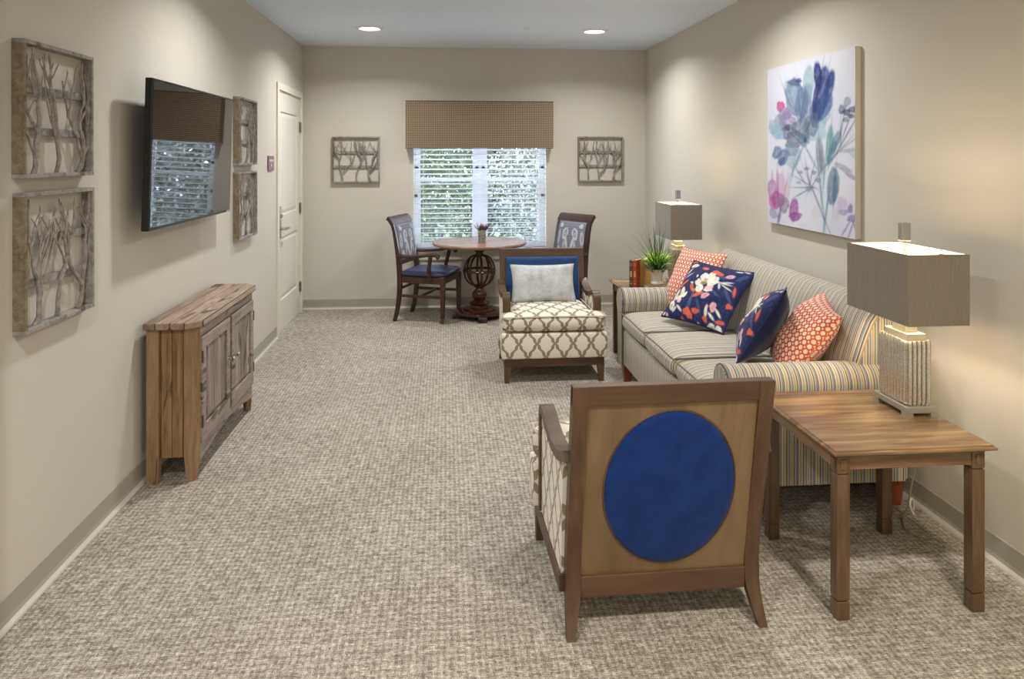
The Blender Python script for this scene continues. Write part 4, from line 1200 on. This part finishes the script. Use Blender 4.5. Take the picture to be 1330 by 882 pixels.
    for i in range(NX):
        for j in range(NZ): bm.faces.new((fr[i][j], fr[i+1][j], fr[i+1][j+1], fr[i][j+1]))
    o_ = obj('back_upholstery', bm, 'ikat_fabric', r, True, 180); add_colors(o_, ikat); o_['label'] = 'grey back panel with white ikat scrolls'
    bm = nb()
    zs = [z0+(z1-z0)*j/8 for j in range(9)]
    poly_prism(bm, [(yback(z_)-.018, z_) for z_ in zs]+[(yback(z_)+.012, z_) for z_ in zs[::-1]], 'x', -.205, .205); 
    poly_prism(bm, [(yback(.545)-.014, .545), (yback(.60)-.020, .60), (yback(.60)+.014, .60), (yback(.545)+.014, .545)], 'x', -.205, .205)
    obj('back_frame', bm, 'cherry_dark', r)
    tp = [p for p in rp if p[1] > .918]
    bm = nb(); band(bm, [(p[0]+.012, p[1]-.006) for p in tp], .034, -.243, .243); obj('top_rail', bm, 'cherry_dark', r, True, 40)
    return r
dc = build_dchair('dark wooden dining armchair on the left side of the round table, seen whole', (-.167, 7.19, 0), radians(70.4))
dc2 = copy_tree(dc); dc2.location = (1.055, 7.12, 0); dc2.rotation_euler = (0, 0, radians(304)); dc2['label'] = 'dark wooden dining armchair on the right side of the round table, behind the armchair'

# ------------------------------------------------------------------ flower painting
pt = thing('flower_painting', 'square canvas painting of a large blue and purple watercolour flower on the right wall', 'painting', (XR-.001, 4.10, 1.16), -pi/2)
# local: x -> -Y world ; -y -> -X world (front)
PW, PH = .515, 1.005
bm = nb(); box(bm, -PW, PW, -.034, 0, 0, PH, .002, 1); obj('canvas', bm, 'canvas_edge', pt)
bm = nb(); N = 230; G = [[bm.verts.new((-PW+2*PW*i/N, -.0346, PH*j/N)) for j in range(N+1)] for i in range(N+1)]
for i in range(N):
    for j in range(N): bm.faces.new((G[i][j], G[i+1][j], G[i+1][j+1], G[i][j+1]))
pr = obj('painted_flowers', bm, 'canvas_print', pt)
def paintfn(P):
    s = (P[:, 0]+PW)/(2*PW); t_ = P[:, 2]/PH; zf, zn = 4.75, 3.7
    fx = s*zn/(zf-s*(zf-zn)); X = 52+345*fx; Y = (757+65*fx)*(1-t_)+(155-97*fx)*t_
    wash = np.sin(X*.021+1)*np.sin(Y*.013+.5)
    base = np.array((206, 208, 220))[None]+wash[:, None]*np.array((6, 5, 3))[None]
    SL, LT, NV, TL, PU, MG, GR, DK = (92, 112, 138), (146, 166, 184), (30, 40, 98), (104, 138, 146), (132, 104, 150), (176, 48, 116), (98, 108, 126), (54, 60, 78)
    S = [
     # pale washes
     (240, 380, 45, 60, 20, LT, .75), (262, 330, 34, 60, 15, LT, .8), (95, 385, 36, 42, -20, LT, .85), (150, 500, 34, 44, 20, LT, .7), (255, 400, 30, 40, 0, (170, 196, 204), .7),
     # back petals
     (212, 205, 22, 68, 4, (132, 160, 170), .85), (212, 250, 16, 44, 0, (104, 136, 156), .6), (165, 270, 42, 78, -14, SL, .85), (150, 250, 28, 56, -20, LT, .6), (185, 290, 26, 70, 6, (84, 104, 136), .6), (158, 205, 26, 14, 0, (60, 76, 118), .7), (175, 196, 10, 8, 0, NV, .7),
     (262, 250, 30, 110, 10, NV, .9), (250, 180, 16, 58, -4, (28, 38, 96), .95), (292, 230, 18, 72, 14, (42, 58, 116), .85), (300, 190, 12, 36, 8, (40, 52, 110), .85), (275, 300, 26, 60, 24, (58, 84, 136), .75), (240, 320, 22, 60, 6, (48, 64, 116), .7),
     (225, 370, 30, 46, 10, GR, .75), (205, 300, 20, 60, 0, (96, 112, 140), .6),
     (103, 300, 16, 20, 10, MG, .9), (120, 330, 26, 24, -30, PU, .7), (130, 360, 34, 40, -20, (120, 112, 148), .7), (100, 360, 24, 26, 0, (140, 142, 174), .6), (90, 400, 26, 28, 0, (128, 166, 184), .7),
     (185, 385, 36, 40, 0, GR, .85), (160, 430, 40, 34, -20, (88, 96, 116), .8), (135, 400, 26, 30, 0, (92, 96, 122), .7), (195, 430, 24, 26, 0, (88, 118, 134), .7), (130, 385, 10, 12, 0, DK, .7), (200, 432, 6, 10, 0, NV, .9),
     (90, 482, 18, 26, 24, (86, 104, 140), .85), (112, 500, 22, 34, 20, (100, 118, 150), .85), (108, 518, 12, 18, 20, NV, .5), (145, 470, 26, 30, 20, (110, 130, 150), .7),
     # stems
     (170, 510, 4, 60, 22, TL, .8), (150, 560, 3, 40, 10, TL, .6), (222, 500, 4, 60, -28, TL, .7), (262, 640, 4, 130, -6, (92, 140, 156), .85), (285, 700, 4, 100, 8, (84, 128, 160), .85), (250, 680, 2.5, 90, -22, DK, .7), (275, 560, 4, 60, 4, (80, 128, 130), .7),
     (310, 500, 3, 80, 42, GR, .8), (330, 470, 2.5, 60, 30, GR, .7),
     # leaves
     (258, 490, 16, 72, -4, (132, 138, 154), .85), (262, 510, 8, 50, -6, (104, 112, 130), .6), (296, 450, 14, 76, 4, (84, 138, 142), .85), (318, 440, 14, 50, 20, (88, 128, 142), .8), (305, 480, 12, 50, 20, (70, 112, 132), .6),
     (310, 612, 24, 74, 4, (96, 120, 142), .9), (316, 620, 10, 56, 4, (66, 98, 128), .7), (296, 600, 8, 46, 8, (140, 150, 160), .6),
     (350, 540, 40, 11, 28, (138, 144, 168), .8), (385, 575, 34, 8, 30, (134, 130, 160), .8), (375, 470, 40, 8, -10, (150, 158, 160), .7), (395, 490, 30, 12, 40, (160, 178, 178), .7),
     # right umbels
     (345, 310, 14, 18, 0, (80, 92, 112), .8), (365, 280, 14, 22, 20, (120, 130, 146), .7), (362, 320, 18, 12, 0, (52, 60, 92), .8), (385, 310, 16, 12, 10, (66, 76, 110), .8), (405, 300, 12, 10, 0, (70, 74, 96), .7), (380, 335, 14, 8, 0, DK, .8), (408, 340, 12, 30, 0, (60, 52, 44), .8), (360, 350, 12, 10, 0, (90, 100, 120), .7), (408, 375, 10, 12, 0, (86, 78, 60), .7),
     (345, 375, 2, 46, 10, DK, .7), (360, 385, 2, 46, 20, DK, .6), (375, 390, 2, 50, 30, DK, .6), (340, 410, 2, 36, 0, DK, .6), (390, 430, 2, 50, 50, GR, .6),
     # small white umbel
     (185, 580, 2, 34, -30, DK, .6), (200, 600, 2, 40, -60, (60, 96, 130), .7), (195, 620, 2, 36, -90, DK, .6), (210, 570, 2, 40, -10, DK, .6), (225, 570, 2, 36, 14, DK, .6), (190, 640, 3, 34, 60, (60, 110, 140), .7), (235, 600, 2, 30, 30, DK, .6), (180, 560, 10, 6, 0, GR, .7), (205, 545, 10, 6, 0, GR, .7), (235, 560, 10, 8, 0, GR, .7), (250, 590, 12, 9, 0, GR, .7), (175, 600, 9, 6, 0, GR, .6), (215, 625, 14, 10, 0, (120, 126, 140), .6),
     # lower left magenta flower
     (75, 640, 22, 52, -8, (162, 112, 160), .8), (100, 620, 20, 56, 4, (190, 150, 182), .75), (125, 640, 14, 44, 8, (196, 170, 180), .7), (92, 670, 26, 34, 0, (150, 74, 140), .75), (115, 690, 22, 30, 0, (110, 100, 120), .7), (72, 680, 14, 30, -10, (176, 76, 134), .7), (155, 705, 18, 40, 6, (142, 66, 140), .85), (160, 735, 24, 18, -10, (122, 60, 132), .8), (98, 735, 5, 34, 10, (98, 80, 128), .8), (75, 725, 14, 22, -30, (120, 130, 160), .7),
     (70, 580, 4, 24, 0, (170, 110, 160), .6), (90, 572, 4, 26, 0, (170, 130, 170), .6), (112, 565, 4, 24, 0, (190, 170, 190), .6), (135, 590, 4, 24, 6, (190, 170, 180), .6),
     # lower right purple
     (345, 680, 20, 24, 0, (176, 160, 190), .6), (350, 715, 22, 12, 0, (140, 118, 166), .7), (378, 700, 10, 18, 0, (112, 92, 150), .8), (385, 740, 20, 14, 0, (120, 96, 156), .8), (360, 780, 3, 30, 30, (132, 88, 160), .8), (380, 785, 3, 34, 20, (132, 88, 160), .8), (395, 770, 3, 30, -20, (132, 88, 160), .8), (405, 730, 8, 24, 0, (150, 40, 60), .85), (410, 780, 8, 30, 0, (140, 36, 52), .8), (325, 720, 12, 30, 10, (186, 180, 200), .6), (250, 715, 26, 20, 0, (190, 192, 200), .5), (190, 770, 20, 8, 0, (200, 200, 208), .6)]
    S += [(x, y, rx_, ry_, a_, c_, .6) for x, y, rx_, ry_, a_, c_ in ((150, 280, 2, 50, -16, SL), (175, 270, 2, 60, -6, (70, 92, 126)), (190, 300, 2, 60, 8, (60, 80, 118)), (250, 240, 2, 80, 10, (20, 28, 80)), (270, 250, 2, 80, 12, (80, 100, 160)), (128, 260, 2, 40, -20, (70, 92, 126)), (316, 615, 1.6, 60, 4, (50, 70, 100)), (258, 490, 1.6, 60, -4, (90, 96, 116)), (210, 380, 2, 30, 20, DK), (150, 410, 2, 34, -40, DK), (92, 640, 2, 50, 0, (120, 60, 120)), (120, 640, 2, 50, 8, (150, 110, 140)), (298, 440, 1.6, 60, 4, (50, 104, 110)))]
    return blobs(X, Y, base, S, 2.0, .35)
add_colors(pr, paintfn)

# ------------------------------------------------------------------ outside the window
bm = nb(); box(bm, -14, 16, YB+T+.01, 26, -.35, -.25); tag(obj('ground_outside', bm, 'lawn'), kind='structure')
def shrub(name, label, loc, rx, ry, rz_, mat, n, seed, leaf=.045):
    r = thing(name, label, 'shrub', loc, 0, 'shrubs outside the window'); rng = random.Random(seed)
    bm = nb()
    for k in range(n):
        while True:
            p = Vector((rng.uniform(-1, 1), rng.uniform(-1, 1), rng.uniform(-1, 1)))
            if .3 < p.length < 1: break
        p = Vector((p.x*rx, p.y*ry, p.z*rz_+rz_+.1)); p += Vector((rng.gauss(0, .06), rng.gauss(0, .06), rng.gauss(0, .06)))
        m_ = Matrix.Translation(p) @ Matrix.Rotation(rng.uniform(0, 6.28), 4, 'Z') @ Matrix.Rotation(rng.uniform(-1.2, 1.2), 4, 'X')
        s_ = leaf*rng.uniform(.6, 1.5)
        vs_ = [bm.verts.new(m_ @ Vector(q)) for q in ((0, 0, 0), (s_*.35, s_*.5, s_*.08), (0, s_*1.2, 0), (-s_*.35, s_*.5, s_*.08))]
        bm.faces.new(vs_)
    obj('foliage', bm, mat, r)['kind'] = 'stuff'
    bm = nb()
    for k in range(14):
        a = rng.uniform(0, 6.28); q = rng.uniform(.3, .9)
        tube(bm, smoothpath([(0, 0, 0), (cos(a)*rx*q*.3, sin(a)*ry*q*.3, rz_*.7), (cos(a)*rx*q*.8, sin(a)*ry*q*.8, rz_*(1.1+.7*rng.random()))], 3), .018, 5, taper_to=.004)
    obj('stems', bm, 'bark', r)
    return r
shrub('garden_shrub', 'dense green shrub outside the left half of the window', (-.75, 10.6, -.25), 1.15, .8, 1.45, 'shrub_leaf', 15000, 1, .06)
shrub('garden_shrub', 'pale thinner shrub outside the right half of the window', (1.75, 11.4, -.25), 1.15, .8, 1.35, 'shrub_pale', 8000, 2, .06)
shrub('garden_tree', 'tall light green tree rising behind the shrubs outside the window', (.7, 14.2, -.25), 4.0, 1.5, 2.8, 'shrub_leaf', 26000, 3, .13)

# ------------------------------------------------------------------ world, camera, view
wd = bpy.data.worlds.new('World'); SC.world = wd; wd.use_nodes = True
bg = wd.node_tree.nodes['Background']; bg.inputs[0].default_value = (.72, .85, 1.0, 1); bg.inputs[1].default_value = 8.0
cam = bpy.data.cameras.new('Camera'); co = bpy.data.objects.new('Camera', cam); link(co)
cam.sensor_width = 36; cam.sensor_fit = 'HORIZONTAL'; cam.lens = 36*940/1330
cam.shift_y = -(441-203.5)/1330
cam.clip_start = .05; cam.clip_end = 200
co.location = (0, 0, 1.59); co.rotation_euler = (pi/2, 0, -math.atan(85/940))
SC.camera = co
SC.view_settings.view_transform = 'Standard'; SC.view_settings.look = 'None'; SC.view_settings.gamma = 1
SC.view_settings.use_curve_mapping = False
SC.view_settings.exposure = .68
SC.cycles.use_denoising = True
SC.cycles.max_bounces = 10; SC.cycles.diffuse_bounces = 6; SC.cycles.transparent_max_bounces = 12
SC.cycles.sample_clamp_indirect = 6
SC.cycles.caustics_reflective = False; SC.cycles.caustics_refractive = False
